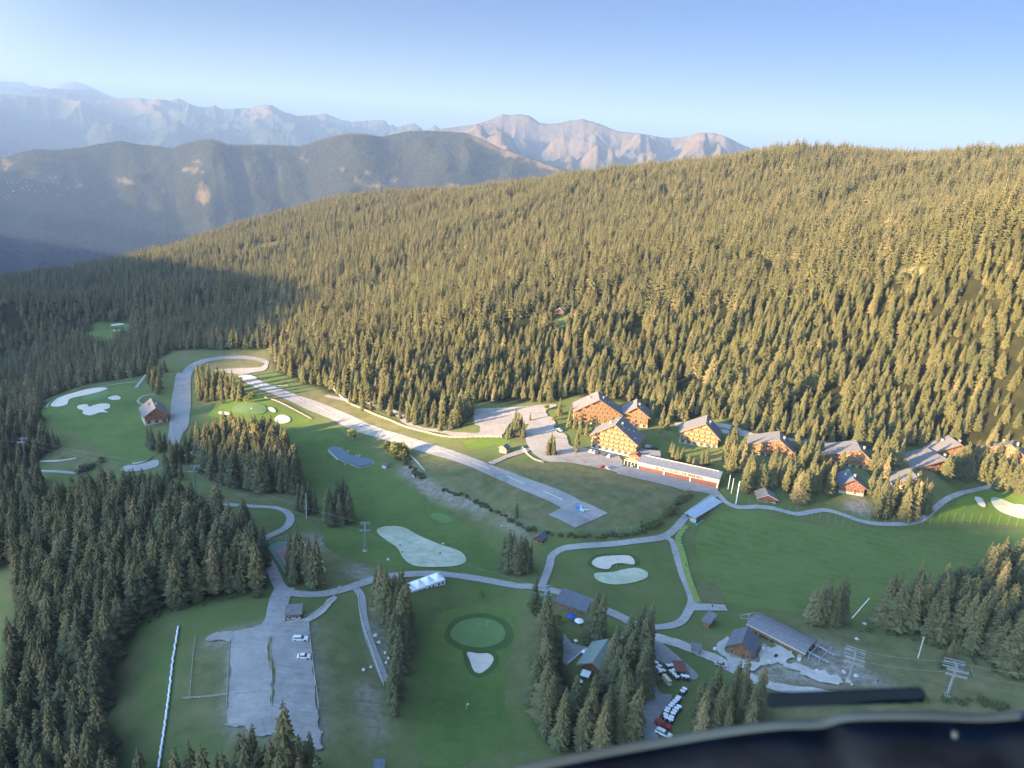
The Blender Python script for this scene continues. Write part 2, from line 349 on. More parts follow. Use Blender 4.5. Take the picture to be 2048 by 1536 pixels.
mp = n.new('ShaderNodeMapping'); mp.inputs['Scale'].default_value = (0.02, 0.12, 0.1); mp.inputs['Rotation'].default_value = (0, 0, 0.25); l.new(pos, mp.inputs[0])
c = mixc(n, l, noise(n, l, pos, 0.03), (0.082, 0.112, 0.032), (0.140, 0.162, 0.058))
c = mixc(n, l, mth(n, l, 'MULTIPLY', noise(n, l, mp.outputs[0], 1.0, 3), 0.6), c, (0.085, 0.140, 0.036))
c = mixc(n, l, mth(n, l, 'MULTIPLY', noise(n, l, pos, 0.22, 7, .75, .42, .62), 0.55), c, (0.125, 0.135, 0.058))
c = mixc(n, l, mth(n, l, 'MULTIPLY', noise(n, l, pos, 0.022, 6, .75, .50, .66), 0.65), c, (0.17, 0.155, 0.075))
dc = mixc(n, l, noise(n, l, pos, 0.12, 7, .7), (0.10, 0.112, 0.045), (0.19, 0.165, 0.085))
c = mixc(n, l, mth(n, l, 'MULTIPLY', attr(n, 'dry'), mth(n, l, 'ADD', noise(n, l, pos, 0.05, 6, .7, .25, .6), 0.35)), c, dc)
bc = mixc(n, l, noise(n, l, pos, 0.35, 7, .75), (0.14, 0.12, 0.09), (0.36, 0.33, 0.29))
c = mixc(n, l, mth(n, l, 'MULTIPLY', attr(n, 'bare'), mth(n, l, 'ADD', noise(n, l, pos, 0.12, 7, .75, .22, .52), 0.1)), c, bc)
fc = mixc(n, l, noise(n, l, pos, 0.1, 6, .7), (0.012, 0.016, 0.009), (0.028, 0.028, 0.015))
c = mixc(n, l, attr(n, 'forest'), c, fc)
l.new(c, b.inputs['Base Color']); b.inputs['Roughness'].default_value = 1; b.inputs['Specular IOR Level'].default_value = 0.1
bp = n.new('ShaderNodeBump'); bp.inputs['Distance'].default_value = 0.5; bp.inputs['Strength'].default_value = 0.5
l.new(noise(n, l, pos, 0.5, 7, .75, 0, 1), bp.inputs['Height']); l.new(bp.outputs[0], b.inputs['Normal'])
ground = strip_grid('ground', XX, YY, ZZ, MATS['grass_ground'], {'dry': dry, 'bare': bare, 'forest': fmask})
tag(ground, kind='structure')

# ---------------------------------------------------------------- the shading hill up-sun, outside the frame
UX, UY = -LY, LX                        # across the light (grows with depth)
tanE = math.tan(SUN_EL)
# pixels on the edge of the evening shade
EDGE = [(300,545,10),(440,545,10),(555,575,12),(625,620,12),(540,660,14),(470,752,0),(560,800,0),(560,850,0),(640,850,0),(720,880,0),(840,905,0),(1000,915,0),(1180,915,2),(1350,955,2),(1600,1010,8),(1850,1035,0),(2048,1040,0),(1990,1130,12)]
# crest of the hill that shades the valley floor, as height carried along the light
CU = [-700,-300,171,250,335,395,440,500,615,700,780,900,1015,1150,1300,1600,2200,3000]
CV = [170,135,83,67,43,17,2,-8,-19,-6,8,13,10,-8,-38,-90,-200,-320]
def shade_hill(T0=-1750.0, us=np.linspace(-700, 3000, 260), level=None):
    ts = np.concatenate([np.linspace(-900, 0, 16) if level is None else np.linspace(-2300, 0, 16), np.linspace(0, 700 if level is None else 2300, 16)[1:]])
    U, T = np.meshgrid(us, ts)
    V = np.interp(us, CU, CV); V = np.convolve(np.pad(V, 2, 'edge'), np.ones(5)/5, 'valid')
    crest = V-T0*tanE if level is None else level+160*fbm(us/900, us*0, 3, 55)
    Z = crest[None, :]-np.abs(T)*0.55
    X = U*UX+(T+T0)*LX; Y = U*UY+(T+T0)*LY
    tag(strip_grid('hill', X, Y, Z, MATS['far_forest']), kind='structure')

# ---------------------------------------------------------------- far ranges
m, n, l, b = node_mat('far_forest')
pos = n.new('ShaderNodeNewGeometry').outputs['Position']
c = mixc(n, l, noise(n, l, pos, 0.0016, 6, .65), (0.016, 0.022, 0.016), (0.034, 0.038, 0.024))
c = mixc(n, l, mth(n, l, 'MULTIPLY', noise(n, l, pos, 0.02, 6, .8, .5, .62), 0.45), c, (0.07, 0.075, 0.04))
tanc = mixc(n, l, noise(n, l, pos, 0.01, 6, .7), (0.07, 0.068, 0.034), (0.17, 0.125, 0.066))
c = mixc(n, l, attr(n, 'meadow'), c, tanc)
l.new(c, b.inputs['Base Color']); b.inputs['Roughness'].default_value = 1; b.inputs['Specular IOR Level'].default_value = 0
bp = n.new('ShaderNodeBump'); bp.inputs['Distance'].default_value = 22; bp.inputs['Strength'].default_value = 0.9
l.new(noise(n, l, pos, 0.03, 5, .8, .2, .8), bp.inputs['Height']); l.new(bp.outputs[0], b.inputs['Normal'])
m, n, l, b = node_mat('alpine_rock')
pos = n.new('ShaderNodeNewGeometry').outputs['Position']
c = mixc(n, l, noise(n, l, pos, 0.0018, 7, .7, .38, .6), (0.135, 0.090, 0.046), (0.055, 0.048, 0.040))
c = mixc(n, l, noise(n, l, pos, 0.006, 7, .75, .45, .6), c, (0.095, 0.076, 0.055))
c = mixc(n, l, attr(n, 'wood'), c, (0.030, 0.042, 0.030))  # woodland tone, also painting the shade of the far slopes below their crests
l.new(c, b.inputs['Base Color']); b.inputs['Roughness'].default_value = 1; b.inputs['Specular IOR Level'].default_value = 0
bp = n.new('ShaderNodeBump'); bp.inputs['Distance'].default_value = 40; bp.inputs['Strength'].default_value = 0.8
l.new(noise(n, l, pos, 0.004, 6, .7, .1, .9), bp.inputs['Height']); l.new(bp.outputs[0], b.inputs['Normal'])

def range_mesh(name, sil, D, r0, zfoot, amp, seed, material, spur=9, nr=90, dx=3.0, back=0.35, power=1.2, meadow=(), wood=None, crag=0.0, spk=0.75, fn=0.14, cw=0.10, k2=0.40):
    s = np.array(sil, float); px = np.arange(s[0, 0], s[-1, 0]+dx, dx); py = np.interp(px, s[:, 0], s[:, 1])
    ker = np.array([1, 2, 1])/4; py = np.convolve(np.pad(py, 1, 'edge'), ker, 'valid')
    py = py+crag*(ridged(px/11, px*0, 3, seed+5)*1.0)
    d = ray(px, py); az = np.arctan2(d[:, 0], d[:, 1]); el = d[:, 2]/np.hypot(d[:, 0], d[:, 1])
    Dv = D if np.ndim(D) == 0 else np.interp(px, np.array(D)[:, 0], np.array(D)[:, 1])
    zc = CAMZ+el*Dv
    t = np.concatenate([np.linspace(0, 1, nr), 1+np.linspace(0, back, 14)[1:]])
    T, AZ = np.meshgrid(t, az, indexing='ij'); ZC = np.broadcast_to(zc, T.shape); DD = np.broadcast_to(Dv*np.ones(len(az)), T.shape)
    RR = r0+(DD-r0)*T; base = np.where(T <= 1, np.clip(T, 0, 1)**power, 1-(T-1)*1.6)
    X = RR*np.sin(AZ); Y = RR*np.cos(AZ)
    Z = zfoot+(ZC-zfoot)*base
    env = np.clip(np.minimum(T/0.12, np.abs(1-T)/cw), 0, 1)**0.8
    n1 = fbm(AZ*spur+fbm(X/3000, Y/3000, 2, seed)*0.6, RR/DD*1.6, 4, seed, 0.5)*1.5
    n2 = ridged(X/1900+fbm(X/1500, Y/1500, 2, seed+40)*.5, Y/1900, 4, seed+3, 0.45)
    Z = Z+amp*env*(spk*n1+k2*n2+0.5*fbm(X/2600, Y/2600, 3, seed+1))-amp*0.2*env
    Z = Z+amp*fn*ridged(X/430+fbm(X/300, Y/300, 2, seed+8)*.4, Y/430, 4, seed+9)*np.clip(env+0.06, 0, 1)
    # nothing may rise above the traced skyline
    lim = CAMZ+(ZC-CAMZ)/DD*RR-2
    Z = np.where(T != 1, np.minimum(Z, lim), ZC)
    qx, qy, _ = proj(np.stack([X, Y, Z], -1).reshape(-1, 3)); qx = qx.reshape(X.shape); qy = qy.reshape(X.shape)
    A = {}
    w = fbm(qx/9, qy/9, 3, 31)*9
    mm = np.zeros(X.shape)
    for p in meadow: mm = np.maximum(mm, inpoly(qx+w, qy+w*0.6, p))
    A['meadow'] = blur(mm*(fbm(X/120, Y/120, 4, 71) > -0.12), 1)
    if wood is not None: A['wood'] = np.clip((wood+fbm(X/700, Y/700, 4, 77)*260-Z)/160, 0, 1)
    o = strip_grid(name, X, Y, Z, MATS[material], A); tag(o, kind='structure'); return o

shade_hill(); shade_hill(-4000.0, np.linspace(3300, 9500, 160), 130.0)
hillsil = [(-250,345),(-100,330),(0,320),(40,305),(70,299),(110,301),(160,296),(200,288),(245,282),(270,288),(310,292),(345,299),(365,290),(400,282),(425,280),(445,287),(455,292),(520,290),
 (560,291),(600,294),(630,285),(665,276),(700,270),(740,271),(765,273),(790,268),(815,262),(850,262),(890,263),(930,266),(960,276),(1000,296),(1050,312),(1100,330),(1180,350),(1300,360)]
MEAD = [[(925,266),(965,276),(1000,295),(1050,312),(1100,328),(1130,345),(1090,340),(1040,325),(1010,318),(985,300),(950,285)],Q(17,(680,815),(830,805),(930,810),(960,865),(1060,885),(1170,895),(1120,940),(1040,960),(960,975),(860,940),(700,945),(620,965),(740,910),(820,870)),
 Q(17,(1060,780),(1110,748),(1118,765),(1080,785)),Q(17,(400,742),(460,738),(465,750),(420,752)),Q(17,(1470,965),(1600,925),(1660,940),(1560,975)),
 Q(18,(140,850),(260,850),(330,880),(430,870),(480,930),(600,900),(650,935),(560,960),(420,930),(280,910),(150,885)),Q(18,(900,890),(1000,895),(1060,930),(940,930)),
 Q(18,(1400,830),(1480,805),(1600,820),(1590,850),(1500,850)),Q(18,(1500,750),(1590,755),(1580,770),(1500,765)),Q(18,(250,735),(390,725),(390,742),(300,745)),
 Q(18,(1600,920),(1660,980),(1660,1080),(1610,1110),(1550,1060),(1560,980)),Q(18,(1270,960),(1310,960),(1310,1010),(1270,1015)),
[(0,335),(20,322),(30,325),(10,340)],
 Q(18,(0,740),(60,745),(50,780),(0,790))]
range_mesh('forested_hill', hillsil, [(-200,8200),(300,8000),(425,7600),(700,7400),(1000,7000),(1300,6500)], 4200, -1150, 330, 4, 'far_forest', spur=9, nr=190, dx=1.6, meadow=MEAD)
range_mesh('alpine_mountain', [(600,300),(700,290),(800,275),(880,258),(910,254),(950,249),(980,240),(1005,228),(1020,230),(1040,228),(1060,232),(1080,246),(1100,248),(1120,246),(1140,241),(1165,238),(1185,243),(1205,250),(1235,262),
 (1260,265),(1290,268),(1320,274),(1345,276),(1375,272),(1400,266),(1425,265),(1450,272),(1490,292),(1520,303),(1600,320),(1800,345)], 13500, 7000, -500, 560, 11, 'alpine_rock', spur=13, nr=210, dx=1.5, wood=-30, crag=-0.7, k2=.75, cw=.07)
range_mesh('rocky_mountain', [(-300,200),(-100,192),(0,189),(60,193),(120,198),(190,203),(240,197),(270,196),(300,199),(340,200),(355,197),(380,208),(395,213),(410,214),(430,211),(445,218),(470,217),(500,216),(512,212),(530,209),(545,211),(565,223),(595,232),
 (625,231),(650,227),(680,238),(705,244),(740,241),(755,239),(770,242),(780,252),(786,247),(792,256),(810,250),(825,246),(838,252),(848,262),(858,258),(870,250),(880,258),(900,270),(1000,300)], 19500, 9500, -900, 560, 21, 'alpine_rock', spur=13, nr=170, dx=1.5, wood=230, crag=-1.6, k2=.75, cw=.06)  # high wood limit paints these shaded slopes dark, tan only at the crest
range_mesh('hazy_mountain', [(-300,178),(-150,170),(0,162),(20,164),(45,163),(60,172),(75,172),(100,178),(125,168),(145,163),(165,168),(190,177),(220,192),(245,200),(300,215),(400,240)], 29000, 20500, 0, 500, 31, 'alpine_rock', nr=100, dx=2.0, wood=520, cw=.08, crag=-0.8)
# valley floor far below and out to the horizon
vx = np.concatenate([-np.geomspace(2000, 42000, 40)[::-1], np.linspace(-1900, 1900, 12), np.geomspace(2000, 42000, 40)]); VX, VY = np.meshgrid(vx, vx[vx > -4500])
tag(strip_grid('valley_terrain', VX, VY, np.full(VX.shape, -1160.0)+fbm(VX/2500, VY/2500, 3, 5)*30, MATS['far_forest']), kind='structure')

# ---------------------------------------------------------------- sheets laid on the ground
SHEETS = [0]
RAG = dict(gravel_yard=1.7, gravel_car_park=.4, car_park=.35, verge=.6, fairway=.8, track=.55, terrace=.5, pond_edge=.4, tee_ground=.7)
LAYER = dict(fairway=.08, driving_range=.10, turf_collar=.20, putting_green_apron=.20, tee_ground=.20, road=.30, path=.30, track=.30, runway=.30, apron=.42, car_park=.42, taxiway=.42, gravel_car_park=.42, terrace=.30, gravel_yard=.52, verge=.54,
  putting_green=.32, sand_bunker=.40, asphalt_patch=.42, tennis_court=.25, tennis_court_floor=.38, runway_marking=.54, emblem_disc=.54, emblem_lettering=.54, emblem_bird=.68, tee_strip=.30, pond_edge=.30, pond=.5)
def drape(name, poly, material, label=None, smooth=True, step=3.0, world=False, thick=0):
    if smooth and not world: poly = catmull(poly, True, 4)
    W = np.array(poly, float) if world else G(poly)
    rg_ = RAG.get(name, .12); es = 1.3 if rg_ > .3 else step*1.2
    W = W[:, :2]; out = [W[0]]
    for i in range(len(W)):                                    # split long edges
        a, b2 = W[i], W[(i+1) % len(W)]; k = max(1, int(np.hypot(*(b2-a))//es))
        for j in range(1, k+1): out.append(a+(b2-a)*j/k)
    W = np.array(out[:-1])
    if rg_ > .3: W = W+rg_*np.stack([fbm(W[:, 0]/3.1, W[:, 1]/3.1, 3, 81), fbm(W[:, 0]/3.1, W[:, 1]/3.1, 3, 82)], 1)*1.6
    keep = [0]
    for i in range(1, len(W)):
        if np.hypot(*(W[i]-W[keep[-1]])) > 0.25: keep.append(i)
    W = W[keep]
    if np.hypot(*(W[-1]-W[0])) < 0.25: W = W[:-1]
    x0, y0 = W.min(0); x1, y1 = W.max(0)
    gx, gy = np.meshgrid(np.arange(x0+step*.5, x1, step), np.arange(y0+step*.5, y1, step)); gx = gx.ravel(); gy = gy.ravel()
    ins = inpoly(gx, gy, [tuple(p) for p in W]); gx, gy = gx[ins], gy[ins]
    if len(gx):
        dm = np.min(np.hypot(gx[:, None]-W[None, :, 0], gy[:, None]-W[None, :, 1]), 1); gx, gy = gx[dm > step*.35], gy[dm > step*.35]
    pts = [Vector((float(a), float(b2))) for a, b2 in W]+[Vector((float(a), float(b2))) for a, b2 in zip(gx, gy)]
    nW = len(W); res = geometry.delaunay_2d_cdt(pts, [(i, (i+1) % nW) for i in range(nW)], [list(range(nW))], 1, 1e-4)
    vs = np.array([(v.x, v.y) for v in res[0]]); SHEETS[0] += 1
    z = hz(vs[:, 0], vs[:, 1])+LAYER.get(name, .3)+0.0008*SHEETS[0]
    me = bpy.data.meshes.new(name); me.from_pydata([(float(a), float(b2), float(c)) for (a, b2), c in zip(vs, z)], [], [tuple(f) for f in res[2]])
    me.materials.append(MATS[material]); me.polygons.foreach_set('use_smooth', [True]*len(me.polygons)); me.update()
    if len(me.polygons) and sum(p.normal.z for p in me.polygons) < 0: me.flip_normals()
    o = link(name, me); tag(o, label, kind='structure'); return o
def lane(name, pts, width, material, label=None, world=False):
    """a road of true width along a traced centre line"""
    W = np.array(pts, float) if world else G(catmull(pts, False, 5)); W = W[:, :2]
    W = W[np.r_[True, np.hypot(*(np.diff(W, axis=0).T)) > 0.6]]
    for _ in range(2): W[1:-1] = (W[:-2]+2*W[1:-1]+W[2:])/4
    t = np.gradient(W, axis=0); t /= np.linalg.norm(t, axis=1)[:, None]; nrm = np.stack([-t[:, 1], t[:, 0]], 1)
    wv = width*0.5*(1+0.10*fbm(W[:, 0]/9, W[:, 1]/9, 2, 3))[:, None]
    return drape(name, np.vstack([W+nrm*wv, (W-nrm*wv)[::-1]]), material, label, world=True, step=2.5)

def speckled(name, a, b_, sc1, c_, sc2, rough=0.95, amt=0.6, bump=0.03):
    m, n, l, b = node_mat(name); pos = n.new('ShaderNodeNewGeometry').outputs['Position']
    c = mixc(n, l, noise(n, l, pos, sc1, 6, .7, .35, .65), a, b_)
    c = mixc(n, l, mth(n, l, 'MULTIPLY', noise(n, l, pos, sc2, 6, .75, .45, .7), amt), c, c_)
    l.new(c, b.inputs['Base Color']); b.inputs['Roughness'].default_value = rough; b.inputs['Specular IOR Level'].default_value = 0.15
    bp = n.new('ShaderNodeBump'); bp.inputs['Distance'].default_value = bump; l.new(noise(n, l, pos, 2.0, 5, .7, 0, 1), bp.inputs['Height']); l.new(bp.outputs[0], b.inputs['Normal'])
speckled('asphalt', (0.20, 0.205, 0.21), (0.26, 0.26, 0.265), 0.08, (0.25, 0.245, 0.24), 0.5)
speckled('runway_asphalt', (0.27, 0.26, 0.255), (0.35, 0.335, 0.32), 0.06, (0.22, 0.215, 0.21), 0.4)
speckled('path_tarmac', (0.27, 0.27, 0.265), (0.36, 0.355, 0.35), 0.15, (0.36, 0.355, 0.34), 0.6)
speckled('pale_gravel', (0.36, 0.35, 0.33), (0.50, 0.48, 0.45), 0.12, (0.28, 0.26, 0.22), 0.5)
speckled('grey_gravel', (0.27, 0.25, 0.24), (0.40, 0.38, 0.365), 0.09, (0.20, 0.19, 0.175), 0.45)
speckled('dusty_lot', (0.27, 0.25, 0.235), (0.36, 0.335, 0.31), 0.07, (0.21, 0.20, 0.19), 0.3)
speckled('sand', (0.55, 0.49, 0.41), (0.64, 0.58, 0.49), 0.2, (0.42, 0.37, 0.30), 0.9)
speckled('putting_green', (0.105, 0.175, 0.060), (0.135, 0.205, 0.075), 0.1, (0.16, 0.22, 0.09), 0.5, amt=.4)
speckled('fairway_green', (0.068, 0.116, 0.026), (0.114, 0.164, 0.042), 0.028, (0.145, 0.17, 0.068), 0.3, amt=.4)
speckled('sunlit_lawn', (0.10, 0.17, 0.025), (0.14, 0.20, 0.035), 0.06, (0.09, 0.14, 0.03), 0.3, amt=.5)  # lighter fairway green for lawns in the sun; the sunlight is in the colour
speckled('frosted_green', (0.38, 0.41, 0.30), (0.55, 0.56, 0.45), 0.10, (0.24, 0.32, 0.18), 0.25, amt=.8)
speckled('range_turf', (0.080, 0.128, 0.028), (0.120, 0.170, 0.046), 0.03, (0.155, 0.17, 0.075), 0.16, amt=.7)
n = MATS['range_turf'].node_tree.nodes; l = MATS['range_turf'].node_tree.links; b = n['Principled BSDF']; old = b.inputs['Base Color'].links[0].from_socket
wv = n.new('ShaderNodeTexWave'); wv.inputs['Scale'].default_value = 0.055; wv.inputs['Distortion'].default_value = 2.5; wv.inputs['Detail'].default_value = 3; wv.inputs['Detail Scale'].default_value = .4
mpp = n.new('ShaderNodeMapping'); mpp.inputs['Rotation'].default_value = (0, 0, 1.9); l.new(n.new('ShaderNodeNewGeometry').outputs['Position'], mpp.inputs[0]); l.new(mpp.outputs[0], wv.inputs[0])
l.new(mixc(n, l, mth(n, l, 'MULTIPLY', wv.outputs['Fac'], 0.35), old, (0.135, 0.175, 0.055)), b.inputs['Base Color'])
speckled('deep_turf', (0.052, 0.090, 0.024), (0.072, 0.112, 0.030), 0.1, (0.07, 0.11, 0.035), 0.5, amt=.5)
speckled('dry_turf', (0.10, 0.115, 0.045), (0.14, 0.135, 0.06), 0.1, (0.17, 0.15, 0.08), 0.4)
speckled('court_green', (0.10, 0.20, 0.15), (0.13, 0.24, 0.18), 0.2, (0.20, 0.28, 0.23), 0.7)
speckled('court_red', (0.25, 0.155, 0.16), (0.31, 0.20, 0.20), 0.2, (0.34, 0.26, 0.27), 0.4)
speckled('tee_strip', (0.20, 0.26, 0.06), (0.25, 0.31, 0.085), 0.3, (0.10, 0.17, 0.045), 0.8)
for nm_ in ('asphalt', 'runway_asphalt', 'path_tarmac', 'grey_gravel', 'dusty_lot'):
    n = MATS[nm_].node_tree.nodes; l = MATS[nm_].node_tree.links; b = n['Principled BSDF']; old = b.inputs['Base Color'].links[0].from_socket; pos = n.new('ShaderNodeNewGeometry').outputs['Position']
    mp = n.new('ShaderNodeMapping'); mp.inputs['Rotation'].default_value = (0, 0, .62); mp.inputs['Scale'].default_value = (.05, .9, 1); l.new(pos, mp.inputs[0])
    c = mixc(n, l, mth(n, l, 'MULTIPLY', noise(n, l, mp.outputs[0], 1.0, 5, .7, .5, .7), .45), old, (.155, .15, .145))
    c = mixc(n, l, mth(n, l, 'MULTIPLY', noise(n, l, pos, .018, 5, .7, .5, .62), .45), c, (.36, .345, .32))
    vo = n.new('ShaderNodeTexVoronoi'); vo.feature = 'DISTANCE_TO_EDGE'; vo.inputs['Scale'].default_value = .11; l.new(pos, vo.inputs['Vector']); lt = n.new('ShaderNodeMath'); lt.operation = 'LESS_THAN'; lt.inputs[1].default_value = .012; l.new(vo.outputs['Distance'], lt.inputs[0])
    c = mixc(n, l, mth(n, l, 'MULTIPLY', lt.outputs[0], .35 if 'gravel' not in nm_ else 0.0), c, (.10, .10, .10)); l.new(c, b.inputs['Base Color'])
mat('white_paint', (0.55, 0.55, 0.53), 0.8, var=.2, scale=1.5); mat('blue_paint', (0.06, 0.22, 0.50), 0.7)
mat('worn_paint', (0.42, 0.42, 0.41), 0.8, var=.2, scale=1.5)
m, n, l, b = node_mat('pond_water'); b.inputs['Base Color'].default_value = (0.12, 0.17, 0.20, 1); b.inputs['Roughness'].default_value = 0.2
bp = n.new('ShaderNodeBump'); bp.inputs['Distance'].default_value = 0.02; bp.inputs['Strength'].default_value = .3
l.new(noise(n, l, n.new('ShaderNodeNewGeometry').outputs['Position'], 1.2, 3, .5, 0, 1), bp.inputs['Height']); l.new(bp.outputs[0], b.inputs['Normal'])

# lawns of the course
drape('fairway', Q(2,(620,700),(900,650),(1100,720),(1300,860),(1500,1060),(1700,1200),(2000,1400),(2300,1600),(2500,1900),(1900,1900),(1100,1750),(1000,1500),(900,1300),(700,1000)), 'fairway_green')
drape('driving_range', [(1400,1050),(1480,1020),(1600,1045),(1830,1062),(2048,1060),(2200,1075),(2200,1180),(2000,1160),(1850,1180),(1720,1225),(1600,1225),(1450,1205),(1400,1130)], 'range_turf')
drape('fairway', Q(6,(330,930),(480,960),(520,1100),(460,1280),(440,1536),(430,1900),(-120,2000),(-140,1400),(-80,1150),(0,1000),(150,930)), 'fairway_green')
drape('putting_green_apron', Q(6,(30,1115),(100,1020),(220,985),(330,985),(460,1040),(500,1130),(450,1215),(300,1250),(170,1240),(60,1185)), 'sunlit_lawn').data.materials[0] = MATS['deep_turf']
drape('fairway', Q(1,(260,620),(400,560),(700,490),(860,490),(930,560),(920,700),(990,900),(960,960),(840,1000),(700,930),(560,820),(380,740),(260,680)), 'fairway_green')
drape('fairway', Q(2,(60,620),(250,480),(400,455),(520,470),(700,560),(860,640),(900,670),(700,720),(560,700),(300,640)), 'sunlit_lawn')
drape('fairway', Q(4,(1480,800),(1560,740),(1680,660),(1830,630),(2048,700),(2400,760),(2400,930),(2048,912),(1700,880),(1300,878),(1370,850)), 'sunlit_lawn')
drape('fairway', Q(14,(1170,520),(1400,500),(1560,500),(1640,520),(1600,600),(1500,560),(1350,600),(1220,600)), 'sunlit_lawn')
drape('fairway', Q(1,(600,78),(840,92),(830,115),(780,150),(690,225),(620,210),(545,182),(490,182),(600,130)), 'fairway_green')
def ringed(p, k=1.25):
    W = G(catmull(p, True, 4))[:, :2]; c_ = W.mean(0); v = W-c_; r_ = np.linalg.norm(v, axis=1)[:, None]
    drape('turf_collar', [tuple(q) for q in c_+v*(1+2.2/np.maximum(r_, 3))], 'deep_turf', world=True, step=2)
ringed(Q(6,(185,1250),(260,1258),(330,1258),(365,1290),(345,1340),(280,1392),(230,1375),(205,1310))); ringed(Q(6,(1035,640),(1080,600),(1200,588),(1290,590),(1325,620),(1320,650),(1240,640),(1180,650),(1150,680),(1080,672)))
for p in (Q(2,(260,570),(300,530),(420,515),(520,535),(545,580),(500,610),(400,612),(290,595)), Q(1,(530,560),(600,530),(690,520),(690,550),(640,575),(550,578)),
          Q(6,(70,1115),(120,1050),(220,1018),(320,1018),(420,1060),(445,1130),(410,1180),(300,1215),(180,1205),(90,1160)),
          Q(5,(1385,262),(1430,245),(1500,255),(1560,300),(1500,320),(1420,290)), Q(1,(700,80),(800,90),(820,105),(750,110))):
    drape('putting_green', p, 'putting_green', step=2)
for p in (Q(5,(1000,375),(1050,345),(1150,342),(1220,360),(1300,405),(1450,470),(1600,520),(1650,570),(1640,610),(1550,635),(1350,640),(1250,620),(1190,570),(1150,500),(1050,430)),
          Q(6,(1050,720),(1080,705),(1180,700),(1260,680),(1340,672),(1400,690),(1420,715),(1400,745),(1300,775),(1180,785),(1080,760)),
          Q(4,(1810,710),(1880,715),(2048,790),(2120,850),(2048,862),(1900,820),(1830,770))):
    drape('putting_green', p, 'frosted_green', step=2)
for p in (Q(1,(330,600),(380,562),(480,530),(580,505),(680,500),(670,515),(560,545),(450,570),(430,605),(380,620),(330,618)),
          Q(1,(500,615),(555,606),(570,622),(600,612),(650,602),(700,605),(700,630),(665,642),(692,658),(640,658),(580,678),(530,665),(530,645),(500,635)),
          Q(1,(690,565),(740,550),(770,560),(765,575),(720,578)), Q(2,(555,560),(590,555),(620,580),(615,597),(580,590)),
          Q(2,(608,655),(640,622),(690,618),(735,640),(735,670),(690,688),(640,685)), Q(2,(148,595),(180,590),(240,600),(235,615),(170,615)),
          Q(6,(1035,640),(1080,600),(1200,588),(1290,590),(1325,620),(1320,650),(1240,640),(1180,650),(1150,680),(1080,672)),
          Q(6,(185,1250),(260,1258),(330,1258),(365,1290),(345,1340),(280,1392),(230,1375),(205,1310)),
          Q(4,(1690,705),(1740,710),(1770,760),(1760,778),(1720,760)), Q(4,(1985,755),(2048,765),(2060,792),(2030,785)),
          Q(1,(705,98),(760,87),(795,92),(730,105)), Q(1,(725,130),(790,128),(795,136),(740,138))):
    drape('sand_bunker', p, 'sand', step=2)
drape('tee_ground', Q(6,(1755,770),(1880,775),(1945,905),(1790,915)), 'dry_turf')
# hard surfaces
drape('road', Q(1,(1078,850),(1085,740),(1095,600),(1112,500),(1122,440),(1135,405),(1165,405),(1190,370),(1260,330),(1360,305),(1500,295),(1620,300),(1712,325),(1712,350),(1640,325),(1500,315),(1370,325),(1290,348),(1240,385),
  (1222,450),(1222,600),(1210,720),(1195,765),(1165,800),(1140,860)), 'asphalt')
drape('road', Q(1,(1380,385),(1520,374),(1660,368),(1700,345),(1716,362),(1690,390),(1620,402),(1560,425),(1520,412),(1400,398)), 'dusty_lot')
drape('runway', Q(2,(305,292),(425,305),(545,357),(740,432),(1000,520),(1280,640),(1530,745),(1900,855),(2048,900))+Q(13,(430,1060),(520,1095),(900,1240),(1290,1380),(1600,1530))+
  Q(6,(1145,298),(925,398),(735,310),(830,262))+Q(13,(1200,1530),(650,1290),(400,1180),(0,1025))+Q(2,(1720,888),(1540,830),(1300,760),(1060,645),(870,570),(660,470),(470,400),(370,350)), 'runway_asphalt', smooth=False)
drape('asphalt_patch', Q(6,(838,268),(735,310),(925,396),(1030,352)), 'asphalt', smooth=False)
drape('asphalt_patch', Q(14,(1400,770),(1560,850),(1640,900),(1600,950),(1480,890),(1330,810)), 'asphalt', smooth=False)
drape('taxiway', Q(13,(450,1062),(600,1000),(870,890),(965,890),(960,925),(700,1005),(520,1085)), 'dusty_lot', smooth=False)
drape('car_park', Q(13,(280,500),(300,430),(350,412),(640,400),(900,385),(1200,358),(1290,375),(1160,430),(1170,500),(1020,540),(930,600),(760,570),(680,650),(610,745),(400,755),(150,745),(0,732),(-60,700),(0,690),(170,700),(345,700),(350,620),(300,600)), 'dusty_lot')
drape('car_park', Q(13,(1015,545),(1180,500),(1260,560),(1290,690),(1390,720),(1450,860),(1600,880),(1700,900),(2048,990),(2048,1180),(1980,1170),(1700,1110),(1400,1060),(1200,1055),(1050,990),(960,900),(915,800),(905,700),(950,600)), 'dusty_lot')
drape('apron', Q(3,(620,885),(800,905),(1240,1010),(1600,1108),(1640,1180),(1590,1185),(1420,1150),(1300,1145),(575,968)), 'asphalt', smooth=False)
lane('road', Q(14,(-250,60),(0,110),(110,75),(250,160),(480,240),(560,320),(720,400),(900,420),(1100,455)), 4.5, 'dusty_lot')
drape('gravel_car_park', Q(10,(420,500),(470,465),(640,430),(720,415),(760,380),(850,390),(870,400),(1040,380),(1050,450),(1070,650),(1100,900),(1120,1150),(1150,1290),(1150,1400),(1080,1430),(950,1320),(720,1320),(560,1260),(395,1210),(400,1000),(415,700)), 'grey_gravel')
drape('verge', Q(10,(722,540),(742,520),(752,640),(765,760),(772,880),(770,1040),(745,1050),(748,900),(735,760),(725,640)), 'dry_turf', step=1.5)
for p in (Q(10,(210,540),(340,480),(440,470),(420,530),(300,560)), Q(10,(340,500),(380,480),(395,500),(360,520))): drape('gravel_yard', p, 'dusty_lot', step=1.5)
